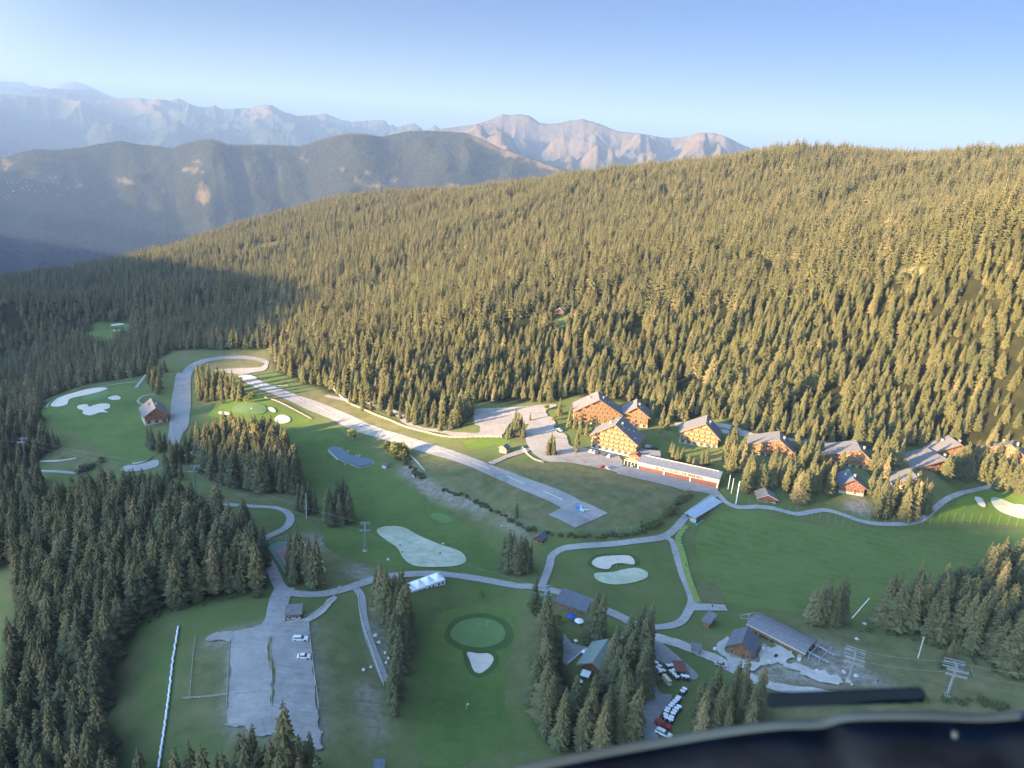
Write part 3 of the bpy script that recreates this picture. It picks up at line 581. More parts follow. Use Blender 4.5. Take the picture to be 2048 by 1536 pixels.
drape('gravel_yard', Q(10,(400,1200),(560,1200),(720,1170),(780,1150),(800,1180),(900,1130),(1100,1150),(1150,1290),(1150,1400),(1080,1430),(950,1320),(720,1320),(560,1260)), 'pale_gravel').data.materials[0] = MATS['dusty_lot']
lane('path', Q(5,(-120,178),(10,190),(120,197),(250,205),(330,228),(368,270),(365,310),(330,355),(260,392),(190,425),(120,470),(150,560),(235,660)), 3.8, 'path_tarmac')
lane('road', Q(5,(200,600),(245,680),(290,780),(370,828),(520,842),(650,830),(800,790),(930,745),(1050,712),(1230,693),(1420,688),(1600,705),(1800,735),(2048,782))+Q(6,(560,790),(700,812),(850,848),(1000,903),(1100,948),(1230,1003),(1330,1060),(1370,1090)), 4.6, 'path_tarmac')
lane('road', Q(5,(330,790),(290,870),(272,960),(250,1040),(215,1090)), 7.5, 'path_tarmac')
lane('track', Q(5,(700,860),(640,910),(560,985),(500,1020),(400,1045),(330,1060)), 3.0, 'pale_gravel')
lane('path', Q(5,(850,800),(890,860),(900,980),(930,1120),(980,1260),(1030,1390),(1065,1480)), 3.0, 'path_tarmac')
lane('path', Q(6,(690,810),(728,710),(752,640),(765,585),(840,540),(960,524),(1200,505),(1400,480),(1520,462),(1600,410),(1680,320),(1760,255),(1850,190),(1900,160)), 3.6, 'path_tarmac')
lane('path', Q(6,(1540,465),(1585,490),(1610,570),(1650,700),(1690,800),(1722,890),(1700,960),(1650,1035),(1560,1070),(1430,1075),(1330,1062)), 3.6, 'path_tarmac')
drape('path', Q(6,(1715,912),(1945,924),(1965,965),(1700,962)), 'path_tarmac', smooth=False)
lane('path', Q(7,(1075,490),(1010,560),(900,640),(820,695)), 3.2, 'path_tarmac')
drape('road', Q(7,(1180,560),(1330,645),(1500,790),(1655,935),(1600,980),(1400,870),(1262,800),(1260,950),(1300,1100),(1420,1130),(1310,1300),(1285,1400),(1270,1600),(1090,1600),(1130,1300),(1140,1100),(1130,780),(1110,520),(1150,500)), 'asphalt')
lane('track', Q(7,(1190,545),(1330,600),(1500,650),(1620,705),(1740,750),(1850,800))+Q(8,(100,440),(200,500),(350,570),(500,620),(700,650),(900,680)), 5.0, 'pale_gravel')
drape('gravel_yard', Q(16,(0,560),(100,440),(130,560),(80,640),(300,760),(480,770),(560,620),(700,560),(820,560),(980,700),(900,780),(1100,830),(1500,950),(1700,1080),(1300,1070),(1100,930),(900,850),(700,800),(560,850),(420,900),(250,900),(100,780),(0,680)), 'pale_gravel')
drape('terrace', Q(7,(400,560),(480,640),(660,690),(600,720),(500,780),(440,840),(410,800)), 'asphalt')
lane('path', Q(3,(1570,1120),(1640,1195),(1690,1250),(1760,1290),(1850,1310),(2048,1298))+Q(4,(100,772),(230,782),(350,815),(430,825),(560,800),(640,800),(740,830),(850,870),(960,893),(1100,900),(1230,892),(1320,860),(1400,790),(1500,712),(1650,660),(1820,622)), 3.2, 'path_tarmac')
lane('path', Q(1,(870,500),(910,445),(935,415)), 2.5, 'path_tarmac'); lane('path', Q(1,(880,460),(700,482),(500,532),(380,562),(318,590),(300,625)), 1.6, 'path_tarmac')
lane('path', Q(1,(985,545),(930,548),(890,570),(885,595),(930,612)), 1.6, 'path_tarmac')
lane('path', Q(1,(100,975),(330,970),(400,965),(490,950)), 2.2, 'pale_gravel'); lane('path', Q(1,(200,1035),(350,1035),(430,1042),(540,1050)), 2.8, 'path_tarmac')
lane('path', Q(1,(1180,940),(1250,900)), 3.5, 'path_tarmac')
drape('road', Q(1,(800,1000),(900,990),(1000,960),(1010,1000),(900,1030),(780,1035)), 'path_tarmac')
lane('path', Q(11,(130,800),(200,740),(330,670),(390,620)), 2.6, 'path_tarmac')
lane('path', Q(13,(850,870),(900,940),(1000,1010),(1100,1045)), 0.9, 'dusty_lot')
lane('road', [(1440,862),(1500,872),(1600,880),(1700,895),(1790,895)], 5, 'dusty_lot'); lane('road', [(1350,850),(1440,850),(1500,870)], 5, 'dusty_lot')
# tennis court and runway paint
drape('tennis_court', Q(5,(195,480),(428,428),(628,690),(345,715)), 'court_green', smooth=False)
drape('tennis_court_floor', Q(5,(245,512),(400,470),(560,660),(360,668)), 'court_red', smooth=False)
def paint(a, b_, wd, name='runway_marking', m='white_paint'):
    A, B = G([a, b_]); t = (B-A)[:2]; t /= np.linalg.norm(t); nn = np.array([-t[1], t[0]])*wd/2
    return drape(name, [A[:2]+nn, B[:2]+nn, B[:2]-nn, A[:2]-nn], m, world=True)
for a, b_ in [(Q(13,(270,1062))[0], Q(13,(468,1143))[0]), (Q(13,(685,1228))[0], Q(13,(898,1320))[0]), (Q(13,(1125,1412))[0], Q(13,(1355,1512))[0]),
              (Q(6,(705,152))[0], Q(6,(835,210))[0]), (Q(14,(105,360))[0], Q(14,(225,412))[0]), (Q(14,(360,455))[0], Q(14,(490,500))[0]), (Q(14,(650,540))[0], Q(14,(760,580))[0]),
              (Q(2,(945,545))[0], Q(2,(1050,590))[0]), (Q(2,(780,482))[0], Q(2,(850,510))[0]), (Q(2,(620,420))[0], Q(2,(680,442))[0]), (Q(2,(465,352))[0], Q(2,(515,372))[0]),
              (Q(14,(900,625))[0], Q(14,(1080,690))[0])]:
    paint(a, b_, 0.55)
for i in range(6): paint(Q(2,(320+i*17,300-i*1.5))[0], Q(2,(378+i*17,322-i*1.0))[0], 1.2)
paint(Q(2,(455,388))[0], Q(2,(720,376))[0], 0.8); paint(Q(14,(740,640))[0], Q(14,(1060,625))[0], 0.8, 'track', 'pale_gravel')
# painted emblem at the runway end: a blue disc crossed by a white bird
c0 = np.array(g1(*Q(6,(948,264))[0])); ex = np.array([0.86, -0.5]); ey = np.array([0.5, 0.86])
def emb(pts, m, nm): drape(nm, [c0[:2]+ex*a*.72+ey*b_*.72 for a, b_ in pts], m, world=True, step=1.5)
emb([(2.9*math.cos(t), 3.2*math.sin(t)) for t in np.linspace(0, 2*math.pi, 24)[:-1]], 'blue_paint', 'emblem_disc')
emb([(-0.6,4.6),(0.6,3.0),(1.6,1.0),(3.2,0.4),(6.0,1.6),(8.2,3.2),(6.6,0.2),(4.4,-1.4),(5.8,-3.4),(3.4,-3.6),(1.4,-3.0),(1.6,-1.0),(0.2,0.9)], 'white_paint', 'emblem_bird')
emb([(-6.5,3.2),(-2.5,6.2),(-3.1,6.9),(-7.1,3.9)], 'worn_paint', 'emblem_lettering'); emb([(-5.5,2.0),(-4.6,2.7),(-5.2,3.5),(-6.1,2.8)], 'worn_paint', 'emblem_lettering')
# pond
pw = Q(2,(1055,905),(1090,893),(1150,900),(1210,930),(1230,955),(1290,965),(1360,975),(1420,1000),(1400,1025),(1330,1045),(1280,1045),(1200,1010),(1120,975),(1070,930))
pw = catmull(pw, True, 4); W = G(pw); zl = W[:, 2].min()+0.55
cen = W.mean(0); rim = [tuple(cen[:2]+(p[:2]-cen[:2])*1.06) for p in W]
drape('pond_edge', rim, 'pale_gravel', world=True, step=2)
po = drape('pond', [tuple(p[:2]) for p in W], 'pond_water', world=True, step=2.5); zt = max(v.co.z for v in po.data.vertices)
for v in po.data.vertices: v.co.z = zt

# ---------------------------------------------------------------- trees
def leafmat(name, a, b_, c_, odd=None):
    m, n, l, b = node_mat(name); pos = n.new('ShaderNodeNewGeometry').outputs['Position']
    oi = n.new('ShaderNodeObjectInfo')
    c = mixc(n, l, oi.outputs['Random'], a, b_)
    if odd:
        g = n.new('ShaderNodeMath'); g.operation = 'GREATER_THAN'; g.inputs[1].default_value = .95; mm = n.new('ShaderNodeMath'); mm.operation = 'FRACT'; m2 = n.new('ShaderNodeMath'); m2.operation = 'MULTIPLY'; m2.inputs[1].default_value = 37.7
        l.new(oi.outputs['Random'], m2.inputs[0]); l.new(m2.outputs[0], mm.inputs[0]); l.new(mm.outputs[0], g.inputs[0]); c = mixc(n, l, g.outputs[0], c, odd)
    c = mixc(n, l, mth(n, l, 'MULTIPLY', noise(n, l, pos, 1.3, 3, .6), 0.5), c, c_)
    l.new(c, b.inputs['Base Color']); b.inputs['Roughness'].default_value = 0.95; b.inputs['Specular IOR Level'].default_value = 0.1
leafmat('spruce_needles', (0.052, 0.067, 0.036), (0.108, 0.108, 0.050), (0.142, 0.131, 0.064), (0.16, 0.14, 0.075))
leafmat('far_needles', (0.020, 0.028, 0.020), (0.045, 0.052, 0.032), (0.05, 0.06, 0.035), (0.09, 0.09, 0.04))
leafmat('birch_leaves', (0.17, 0.19, 0.05), (0.20, 0.21, 0.06), (0.24, 0.23, 0.07))
leafmat('pale_leaves', (0.14, 0.17, 0.11), (0.17, 0.20, 0.12), (0.2, 0.22, 0.13))
leafmat('shrub_leaves', (0.07, 0.095, 0.035), (0.12, 0.12, 0.05), (0.13, 0.135, 0.06))
mat('spruce_bark', (0.17, 0.13, 0.10), 0.95, var=.25, scale=3)
mat('birch_bark', (0.35, 0.32, 0.28), 0.9, var=.25, scale=3)
def spruce_meshes(k, levels=24, bare=0.06, width=0.16, dens=1.0, sub=True):
    """crown and trunk of a spruce one metre tall"""
    r = random.Random(100+k); cr = MB(); z = bare
    lean = (r.uniform(-.01, .01), r.uniform(-.01, .01))
    for i in range(levels):
        t = i/(levels-1); z = bare+(0.975-bare)*t**0.93
        rad = width*.94*((1-t)**0.66)*(0.72+0.45*r.random())+0.008
        if t < .12: rad *= 0.7+2*t
        nb = max(3, int((5+7*(1-t))*dens)); ph = r.random()*6.28
        for j in range(nb):
            if r.random() < 0.10: continue
            a = ph+6.283*j/nb+r.uniform(-.25, .25); L = rad*r.uniform(0.65, 1.2); dz = -L*r.uniform(0.30, 0.62)+0.004
            zz = z+r.uniform(-.012, .012); ca, sa = math.cos(a), math.sin(a); wd = L*r.uniform(0.26, 0.40)
            def p(u, v, w_): return (ca*u-sa*v+lean[0]*zz*3, sa*u+ca*v+lean[1]*zz*3, zz+w_)
            A = p(0, 0, 0.012); T = p(L, 0, dz); M = p(L*.55, 0, dz*.38+.006); Lf = p(L*.62, wd, dz*.85-.006); Rg = p(L*.62, -wd, dz*.85-.006)
            cr.add([A, Lf, M, Rg, T], [(0, 2, 1), (0, 3, 2), (2, 4, 1), (2, 3, 4)])
            if sub and L > 0.05:
                for sgn in (1, -1):
                    B = p(L*.35, 0, dz*.2); E = p(L*.8, sgn*wd*1.25, dz*1.15-.012); F = p(L*.5, sgn*wd*.95, dz*.7-.018)
                    cr.add([B, E, F], [(0, 1, 2)])
    cr.tube([(lean[0]*2.8, lean[1]*2.8, .93), (lean[0]*3, lean[1]*3, 1.0)], .006, 4, r2=.0006)
    tr = MB(); tr.tube([(0, 0, -0.03), (lean[0]*1.5, lean[1]*1.5, .5), (lean[0]*2.8, lean[1]*2.8, .95)], .0115, 6, r2=.002)
    return cr.mesh('crown', 'spruce_needles'), tr.mesh('trunk', 'spruce_bark')
PROT = [spruce_meshes(k, 26, b, w_) for k, (b, w_) in enumerate([(.03,.20),(.05,.175),(.08,.155),(.04,.215),(.10,.17),(.34,.135),(.42,.12)])]
PFAR = [spruce_meshes(20+k, 11, .05, w_, .75, False) for k, w_ in enumerate((.23,.20,.25,.19))]
def scatter(poly, sp, hmin, hmax, bounds=None, excl=(), jit=.42, seed=0, keep=1.0):
    """trees in a traced stand, spaced evenly with jitter: rows x, y, z, height, turn"""
    rg = np.random.default_rng(seed); g = G([p for p in poly if True]) if bounds is None else None
    x0, x1, y0, y1 = bounds or (g[:, 0].min()-5, g[:, 0].max()+5, g[:, 1].min()-5, g[:, 1].max()+5)
    gx, gy = np.meshgrid(np.arange(x0, x1, sp), np.arange(y0, y1, sp)); gx = gx+((np.arange(gx.shape[0]) % 2)*sp/2)[:, None]
    x = (gx+rg.uniform(-jit, jit, gx.shape)*sp).ravel(); y = (gy+rg.uniform(-jit, jit, gy.shape)*sp).ravel()
    z = hz(x, y); qx, qy, dd = proj(np.stack([x, y, z], 1)); ok = inpoly(qx, qy, poly) & (dd > 30)
    for e in excl: ok &= ~inpoly(qx, qy, e)
    ok &= rg.random(len(x)) < keep
    x, y, z = x[ok], y[ok], z[ok]; n_ = len(x); h = hmin+(hmax-hmin)*rg.beta(2.2, 1.8, n_)
    return np.stack([x, y, z, h, rg.uniform(0, 6.28, n_)], 1)
STANDS = []     # (rows, label, group, variants)
def stand(rows, label, group, var=(0, 1, 2, 3, 4), small=None): STANDS.append((np.array(rows, float).reshape(-1, 5), label, group, var))
def row(seed, *items):
    rg = random.Random(seed); out = []
    for px, py, h in items: p = g1(px, py); out.append((p.x, p.y, p.z, h, rg.random()*6.28))
    return out
stand(scatter(W1, 6.0, 16, 27, seed=1, keep=.93), 'dark spruce in the wood left of the gravel car park', 'spruces in the shaded wood')
stand(scatter(G5W, 7.5, 14, 22, seed=2), 'dark spruce below the left golf hole', 'spruces at the left edge')
stand(scatter([(235,1590),(330,1590),(345,1600),(345,1740),(235,1740)], 6.5, 14, 20, seed=3), 'dark spruce at the foot of the grassy bank', 'spruces below the bank')
stand(row(4, (392,1610,23),(418,1640,26),(440,1600,17),(480,1600,23),(505,1575,22),(520,1600,20),(568,1590,33),(545,1610,24),(600,1590,22),(622,1580,20),(460,1650,26),(500,1640,28),(560,1650,26),(600,1650,24),(360,1640,24),(640,1640,22),(535,1560,13),(612,1555,14),(590,1560,10)),
      'spruce in the row below the gravel car park', 'spruces below the gravel car park')
stand(scatter(G3, 5.2, 16, 24, seed=5), 'spruce in the triangular grove beside the fairway', 'spruces in the triangular grove')
stand(row(6, (598,1020,16),(608,1024,18),(620,1022,18),(630,1026,15),(614,1030,12)), 'dark spruce by the thin white pole', 'spruces by the white pole')
stand(row(7, (652,1048,18),(660,1040,20),(672,1035,22),(684,1032,23),(695,1036,22),(700,1045,19),(680,1048,18),(664,1052,14)), 'dark spruce in the lone fairway clump', 'spruces in the fairway clump')
stand(row(8, (582,1150,20),(596,1155,25),(607,1160,19),(588,1168,15)), 'dark spruce against the near side of the tennis court', 'spruces by the court')
stand(row(9, (618,1168,22),(632,1172,25),(626,1176,20)), 'dark spruce at the right corner of the tennis court', 'spruces at the court corner')
stand(row(10, (752,1222,20),(763,1232,24),(775,1245,25),(788,1240,22),(800,1238,25),(812,1245,21),(793,1262,22),(780,1270,20),(806,1270,24),(820,1275,19),(800,1295,26),(788,1310,22),(812,1310,17),(800,1340,20),(792,1372,19),(785,1405,18),(798,1395,15),(770,1210,17),(790,1430,12)),
      'spruce in the strip between lane and fairway', 'spruces along the lane')
stand(row(11, (1008,1140,17),(1018,1143,22),(1028,1146,19),(1040,1146,20),(1050,1143,19),(1058,1138,14),(1035,1150,13),(1022,1130,18)), 'dark spruce in the clump beside the path fork', 'spruces at the path fork')
stand(scatter(G9, 5.6, 15, 25, seed=12, excl=[[(1106,1235),(1214,1235),(1216,1440),(1106,1440)]]), 'spruce around the green roofed restaurant', 'spruces around the restaurant', (0, 1, 2, 3, 4))
stand(row(13, (1185,1285,24),(1196,1290,26),(1178,1278,18),(1175,1262,14)), 'tall spruce between the long shed and the restaurant', 'spruces behind the restaurant')
stand(row(14, (1275,1300,22),(1290,1310,24),(1283,1318,20),(1292,1298,18)), 'broad spruce beside the road junction', 'spruces at the road junction')
stand(row(15, (1068,1200,7)), 'small lone spruce beside the path junction', 'small lone spruce')
stand(scatter(G10, 5.5, 14, 22, seed=16), 'spruce beside the parked golf buggies', 'spruces beside the golf buggies')
stand(row(17, (1615,1245,17),(1628,1250,21),(1643,1251,23),(1660,1250,22),(1674,1248,23),(1684,1246,17)), 'dark spruce behind the long grey lift station', 'spruces behind the lift station')
stand(scatter(G12, 6.2, 17, 27, seed=18), 'tall spruce right of the lift station', 'spruces right of the lift station', (0, 1, 2, 5, 6))
stand(scatter([(1485,985),(1500,960),(1560,950),(1610,940),(1655,950),(1660,990),(1610,1012),(1570,1000),(1500,1005)], 6.2, 14, 21, seed=19, excl=[[(1500,985),(1560,985),(1560,1012),(1500,1012)]]), 'sunlit spruce between driving range and chalets', 'sunlit spruces above the range')
stand(scatter([(1742,1035),(1735,985),(1780,978),(1855,982),(1862,1012),(1840,1040),(1790,1045)], 5.6, 16, 23, seed=20, excl=[[(1750,960),(1866,960),(1866,1006),(1750,1000)]]), 'sunlit spruce at the bend of the range path', 'sunlit spruces at the path bend')
stand(scatter([(1862,965),(1900,935),(2120,930),(2120,985),(2000,985),(1960,965)], 5.8, 15, 23, seed=21), 'sunlit spruce above the bright green', 'sunlit spruces at the right')
stand(scatter([(1430,935),(1470,905),(1500,930),(1480,965),(1445,960)], 6, 14, 20, seed=22), 'sunlit spruce just behind the flagpoles', 'sunlit spruces behind the flagpoles')
stand(row(23, (1345,922,12),(1352,930,13),(1362,925,11),(1375,935,10),(1385,940,9),(1400,938,13),(1412,930,12),(1340,912,10)), 'sunlit spruce just behind the hangar roof', 'sunlit spruces behind the hangar')
stand(row(24, (1600,935,16),(1615,925,18),(1755,950,19),(1768,960,18),(1780,940,20),(1745,925,17),(1765,925,18),(1930,945,18),(1945,935,19),(1955,950,17),(1965,925,18),(1640,915,15),(1590,905,17),(1625,890,16)), 'sunlit spruce standing among the wooden chalets', 'sunlit spruces among the chalets')
stand(row(25, (1150,858,11),(1160,868,13),(1138,855,12),(1172,872,10),(1190,862,12),(1210,865,11),(1152,905,16),(1140,845,14),(1225,858,10),(1118,830,13)), 'sunlit spruce before the rear hotel wings', 'sunlit spruces before the hotels')
stand(row(26, (1100,908,15),(1106,910,13),(1095,911,11)), 'sunlit spruce on the round island of the hotel car park', 'spruces on the car park island')
stand(row(27, (1022,875,13),(1034,872,17),(1028,868,18),(1040,868,14),(1014,878,9),(1046,875,12),(1060,842,6)), 'sunlit spruce between the two car parks', 'spruces between the car parks')
stand(row(28, (700,808,12),(725,820,12),(742,820,9),(760,822,12),(780,832,14),(800,838,10),(830,850,14),(852,853,11),(868,855,7),(880,862,12),(900,858,14),(915,855,13),(690,795,11),(712,800,15),(815,845,13),(845,845,15)), 'sunlit spruce along the fence beside the runway', 'sunlit spruces beside the runway')
stand(row(29, (395,768,19),(405,772,22),(418,780,23),(430,787,21),(442,794,23),(455,797,23),(470,799,20),(480,802,17),(410,792,19),(425,802,17),(445,807,16),(465,787,20),(398,785,17),(436,775,20),(450,783,21),(483,792,16),(415,803,15),(402,800,15)), 'spruce in the grove between the road loop and the runway', 'spruces inside the road loop')
stand(row(30, (300,770,17),(308,780,18),(316,788,16),(312,765,17),(322,755,15),(330,745,14),(305,755,15),(322,778,12)), 'spruce behind the left clubhouse', 'spruces behind the clubhouse')
stand(row(31, (298,893,15),(306,898,16),(320,905,17),(330,900,13),(345,935,17),(355,930,19),(342,915,14),(365,925,13),(372,905,16),(385,900,17),(395,895,16),(378,925,14),(350,955,17),(362,960,15),(330,935,13),(335,950,14)), 'spruce in front of the left clubhouse', 'spruces before the clubhouse')
stand(row(32, (90,905,15),(100,900,17),(108,898,16),(82,900,14),(118,895,10),(70,912,15),(60,905,16)), 'dark spruce beside the left end of the golf hole', 'spruces beside the golf hole')
stand(row(33, (1035,1010,0.01),(1032,1035,7)), 'lone young spruce on the slope below the runway', 'young spruce')
stand(row(34, (1890,1235,12),(1893,1330,12),(1905,1325,10),(1880,1335,9)), 'small spruce beside the chairlift pylon', 'spruces beside the pylon')
FOOT = [[(1280,840),(1262,870),(1300,905),(1345,905),(1345,868)],[(1345,905),(1345,840),(1450,840),(1450,905)],[(1478,930),(1478,872),(1590,872),(1592,930)],[(1635,945),(1635,895),(1748,895),(1748,945)],[(1665,1005),(1665,955),(1735,955),(1735,1005)],
  [(1798,962),(1798,890),(1955,890),(1955,962)],[(1765,990),(1765,950),(1858,950),(1858,990)],[(1955,935),(1955,880),(2100,880),(2100,935)],[(1500,1015),(1500,985),(1560,985),(1560,1015)],[(1440,1000),(1440,900),(1480,900),(1480,1000)]]
stand(scatter([(1442,862),(1500,866),(1600,884),(1780,898),(2100,905),(2100,935),(1960,975),(1870,965),(1850,990),(1760,985),(1660,1000),(1600,1000),(1560,985),(1500,985),(1470,960),(1440,905)], 9.5, 13, 20, seed=70, excl=FOOT, keep=.62), 'sunlit spruce in the gaps between the wooden chalets', 'spruces in the chalet gaps')
stand(scatter([(1292,810),(1350,840),(1350,858),(1315,862),(1298,850)], 7, 12, 18, seed=71, excl=FOOT), 'sunlit spruce right of the two rear hotel wings', 'spruces beside the rear hotel')
# the forest on the slopes
SL = scatter(FOREST[0], 5.2, 10, 19, bounds=(-1700, 1500, 330, 2350), excl=CLEAR+[[(1345,838),(1345,870),(1480,880),(1500,862),(1450,850)]], seed=40)
gaps = (fbm(SL[:, 0]/24, SL[:, 1]/24, 3, 57) > -0.46) & (fbm(SL[:, 0]/9, SL[:, 1]/9, 2, 58) > -0.52); SL = SL[gaps]
near_ = np.clip((SL[:, 0]-120)/150, 0, 1)*(np.hypot(SL[:, 0], SL[:, 1]) < 900); SL = SL[rng.random(len(SL)) < .74+.26*near_]
SL[:, 3] *= rng.uniform(.72, 1.18, len(SL))*(1+0.45*fbm(SL[:, 0]/34, SL[:, 1]/34, 3, 61))
sd_ = np.sqrt(SL[:, 0]**2+SL[:, 1]**2); SL = SL[(sd_ < 900) | (rng.random(len(SL)) < 0.85)]
stand(SL, 'sunlit spruce at the foot of the slope', 'spruces on the forested slope')
allr = []
for si, (rows, lab, grp, var) in enumerate(STANDS):
    for r_ in rows:
        if r_[3] > 1: allr.append((si, *r_, var))
A = np.array([[r_[0], *r_[1:6]] for r_ in allr])
bx, by, bd = proj(A[:, 1:4]); tx, ty, td = proj(A[:, 1:4]+np.c_[np.zeros((len(A), 2)), A[:, 4]])
hpx = np.abs(by-ty)
inv = (tx > 4) & (tx < 2044) & (ty < 1536-8) & (ty > 0)
# hidden behind the aircraft's dashboard
inv &= ~((tx > 1100) & (ty > 1500-(tx-1100)*0.075))
share = hpx.copy(); share[A[:, 0] == 0] *= 0.93
# lone trees and small clumps always stay individual trees
small = np.array([len(STANDS[int(s)][0]) <= 20 for s in A[:, 0]])
score = np.where(inv, share+np.where(small, 1000, 0), -1)
order = np.argsort(-score)[:300]; single = np.zeros(len(A), bool); single[order] = True
def describe(ids):
    out = {}
    if len(ids) <= 1: return {i: '' for i in ids}
    s2 = sorted(ids, key=lambda i: tx[i])
    if len(ids) <= 20: return {i: (ordn(q)+' from the left' if 0 < q < len(ids)-1 else ('leftmost' if q == 0 else 'rightmost')) for q, i in enumerate(s2)}
    nb = max(2, int(round(math.sqrt(len(ids)/3.0)))); cut = ['far left part', 'left part', 'middle', 'right part', 'far right part'] if nb >= 5 else (['left part', 'middle left', 'middle right', 'right part'] if nb == 4 else (['left part', 'middle', 'right part'] if nb == 3 else ['left half', 'right half']))
    nb = len(cut); ch = [s2[len(s2)*q//nb:len(s2)*(q+1)//nb] for q in range(nb)]
    for q, c_ in enumerate(ch):
        for r2, i in enumerate(sorted(c_, key=lambda i: ty[i])): out[i] = cut[q]+', '+ordn(r2)+' treetop down'
    return out
DESC = {}
for si in range(len(STANDS)): DESC.update(describe([int(k) for k in order if int(A[k, 0]) == si]))
for k in order:
    si = int(A[k, 0]); rows, lab, grp, var = STANDS[si]; dd_ = DESC[int(k)]
    if dd_: lab = ' '.join((lab+', '+dd_).split()[:16]); v = random.Random(int(k)).choice(var); h = A[k, 4]
    t = thing('spruce_tree', lab, 'spruce tree', (A[k, 1], A[k, 2], A[k, 3]), A[k, 5], grp)
    s_ = h*random.Random(int(k)+5).uniform(.88, 1.15); t.scale = (s_, s_, h)
    link('crown', PROT[v][0], t); link('trunk', PROT[v][1], t)
print('TREES', len(A), 'single', single.sum(), 'min px', hpx[order].min())
def tree_mass(name, rows, protos, label, lf='spruce_needles'):
    """one object: a point per tree, each point carrying one whole spruce"""
    me = bpy.data.meshes.new(name); me.vertices.add(len(rows)); me.vertices.foreach_set('co', rows[:, :3].astype(np.float32).ravel())
    for nm, val, ty in (('turn', rows[:, 4], 'FLOAT'), ('tall', rows[:, 3], 'FLOAT'), ('wide', rows[:, 3]*rng.uniform(1.0, 1.65, len(rows)), 'FLOAT'), ('sort', rng.integers(0, len(protos), len(rows)), 'INT')):
        at = me.attributes.new(nm, ty, 'POINT'); at.data.foreach_set('value', np.ascontiguousarray(val, np.float32 if ty == 'FLOAT' else np.int32))
    o = link(name, me); ng = bpy.data.node_groups.new(name, 'GeometryNodeTree')
    ng.interface.new_socket('Geometry', in_out='INPUT', socket_type='NodeSocketGeometry'); ng.interface.new_socket('Geometry', in_out='OUTPUT', socket_type='NodeSocketGeometry')
    N = ng.nodes; L = ng.links; gi = N.new('NodeGroupInput'); go = N.new('NodeGroupOutput'); join = N.new('GeometryNodeJoinGeometry')
    for cm, tm in protos[::-1]:
        mb = bpy.data.meshes.new('spruce'); bmx = MB()
        for q, mm in enumerate((cm, tm)): bmx.add([v.co[:] for v in mm.vertices], [tuple(p.vertices) for p in mm.polygons], q)
        po = bpy.data.objects.new('spruce', bmx.mesh('spruce', [lf, 'spruce_bark']))
        inf = N.new('GeometryNodeObjectInfo'); inf.inputs['Object'].default_value = po; inf.inputs['As Instance'].default_value = False
        gt = N.new('GeometryNodeGeometryToInstance'); L.new(inf.outputs['Geometry'], gt.inputs[0]); L.new(gt.outputs[0], join.inputs[0])
    def na(nm, ty='FLOAT'):
        a = N.new('GeometryNodeInputNamedAttribute'); a.data_type = ty; a.inputs[0].default_value = nm; return a.outputs[0]
    io = N.new('GeometryNodeInstanceOnPoints'); L.new(gi.outputs[0], io.inputs['Points']); L.new(join.outputs[0], io.inputs['Instance'])
    io.inputs['Pick Instance'].default_value = True; L.new(na('sort', 'INT'), io.inputs['Instance Index'])
    cx = N.new('ShaderNodeCombineXYZ'); L.new(na('turn'), cx.inputs[2]); L.new(cx.outputs[0], io.inputs['Rotation'])
    cs = N.new('ShaderNodeCombineXYZ'); w_ = na('wide'); L.new(w_, cs.inputs[0]); L.new(w_, cs.inputs[1]); L.new(na('tall'), cs.inputs[2]); L.new(cs.outputs[0], io.inputs['Scale'])
    L.new(io.outputs[0], go.inputs[0]); md = o.modifiers.new('trees', 'NODES'); md.node_group = ng
    return tag(o, label, 'forest', kind='stuff')
rest = A[~single]; rd = np.hypot(rest[:, 1], rest[:, 2])
# trees of the mass: near and far ones use the same object, far ones the lighter meshes
rows = rest[:, 1:6]
def mass_all():
    near = rd < 620; protos = PROT[:5]+PFAR
    me_rows = rows; sort = np.where(near, rng.integers(0, 5, len(rows)), 5+rng.integers(0, len(PFAR), len(rows)))
    o = tree_mass('spruce_forest', me_rows, protos, 'spruce forest covering the slopes around the airfield, sunlit on the right')
    o.data.attributes['sort'].data.foreach_set('value', sort.astype(np.int32))
mass_all()

# broadleaf trees and shrubs
def leafy(k, n_, rad, flat, m, trunk=True, lf=.5, blobs=9):
    r = random.Random(k); cr = MB(); cs = [(r.uniform(-.5, .5)*rad, r.uniform(-.5, .5)*rad, r.uniform(.3, .95)*flat, r.uniform(.35, .6)*rad) for _ in range(blobs)]
    for i in range(n_):
        cx, cy, cz, cr_ = r.choice(cs); d = Vector((r.gauss(0, 1), r.gauss(0, 1), r.gauss(0, 1))).normalized()*cr_*r.uniform(.6, 1.05); s_ = lf*r.uniform(.5, 1.2)
        c = Vector((cx, cy, cz))+d; c.z = max(c.z, .05); q = Vector((r.gauss(0, 1), r.gauss(0, 1), r.gauss(0, 1))).normalized(); e = q.orthogonal().normalized(); f = q.cross(e)
        cr.add([c+e*s_, c+f*s_, c-e*s_*.7-f*s_*.5], [(0, 1, 2)])
    tr = MB()
    if trunk:
        tr.tube([(0, 0, -.4), (0, .05, flat*.45), (.1, 0, flat*.8)], rad*.06, 6, r2=rad*.02)
        for a in range(5): tr.tube([(0, 0, flat*.35), (math.cos(a*1.3)*rad*.4, math.sin(a*1.3)*rad*.4, flat*.75)], rad*.03, 5, r2=rad*.01)
    return cr.mesh('crown' if trunk else 'shrub', m), (tr.mesh('trunk', 'birch_bark') if trunk else None)
BL = [leafy(1, 3600, 5.6, 6.6, 'birch_leaves', lf=.6, blobs=14), leafy(2, 700, 2.8, 6.0, 'birch_leaves'), leafy(3, 900, 3.6, 8.5, 'pale_leaves')]
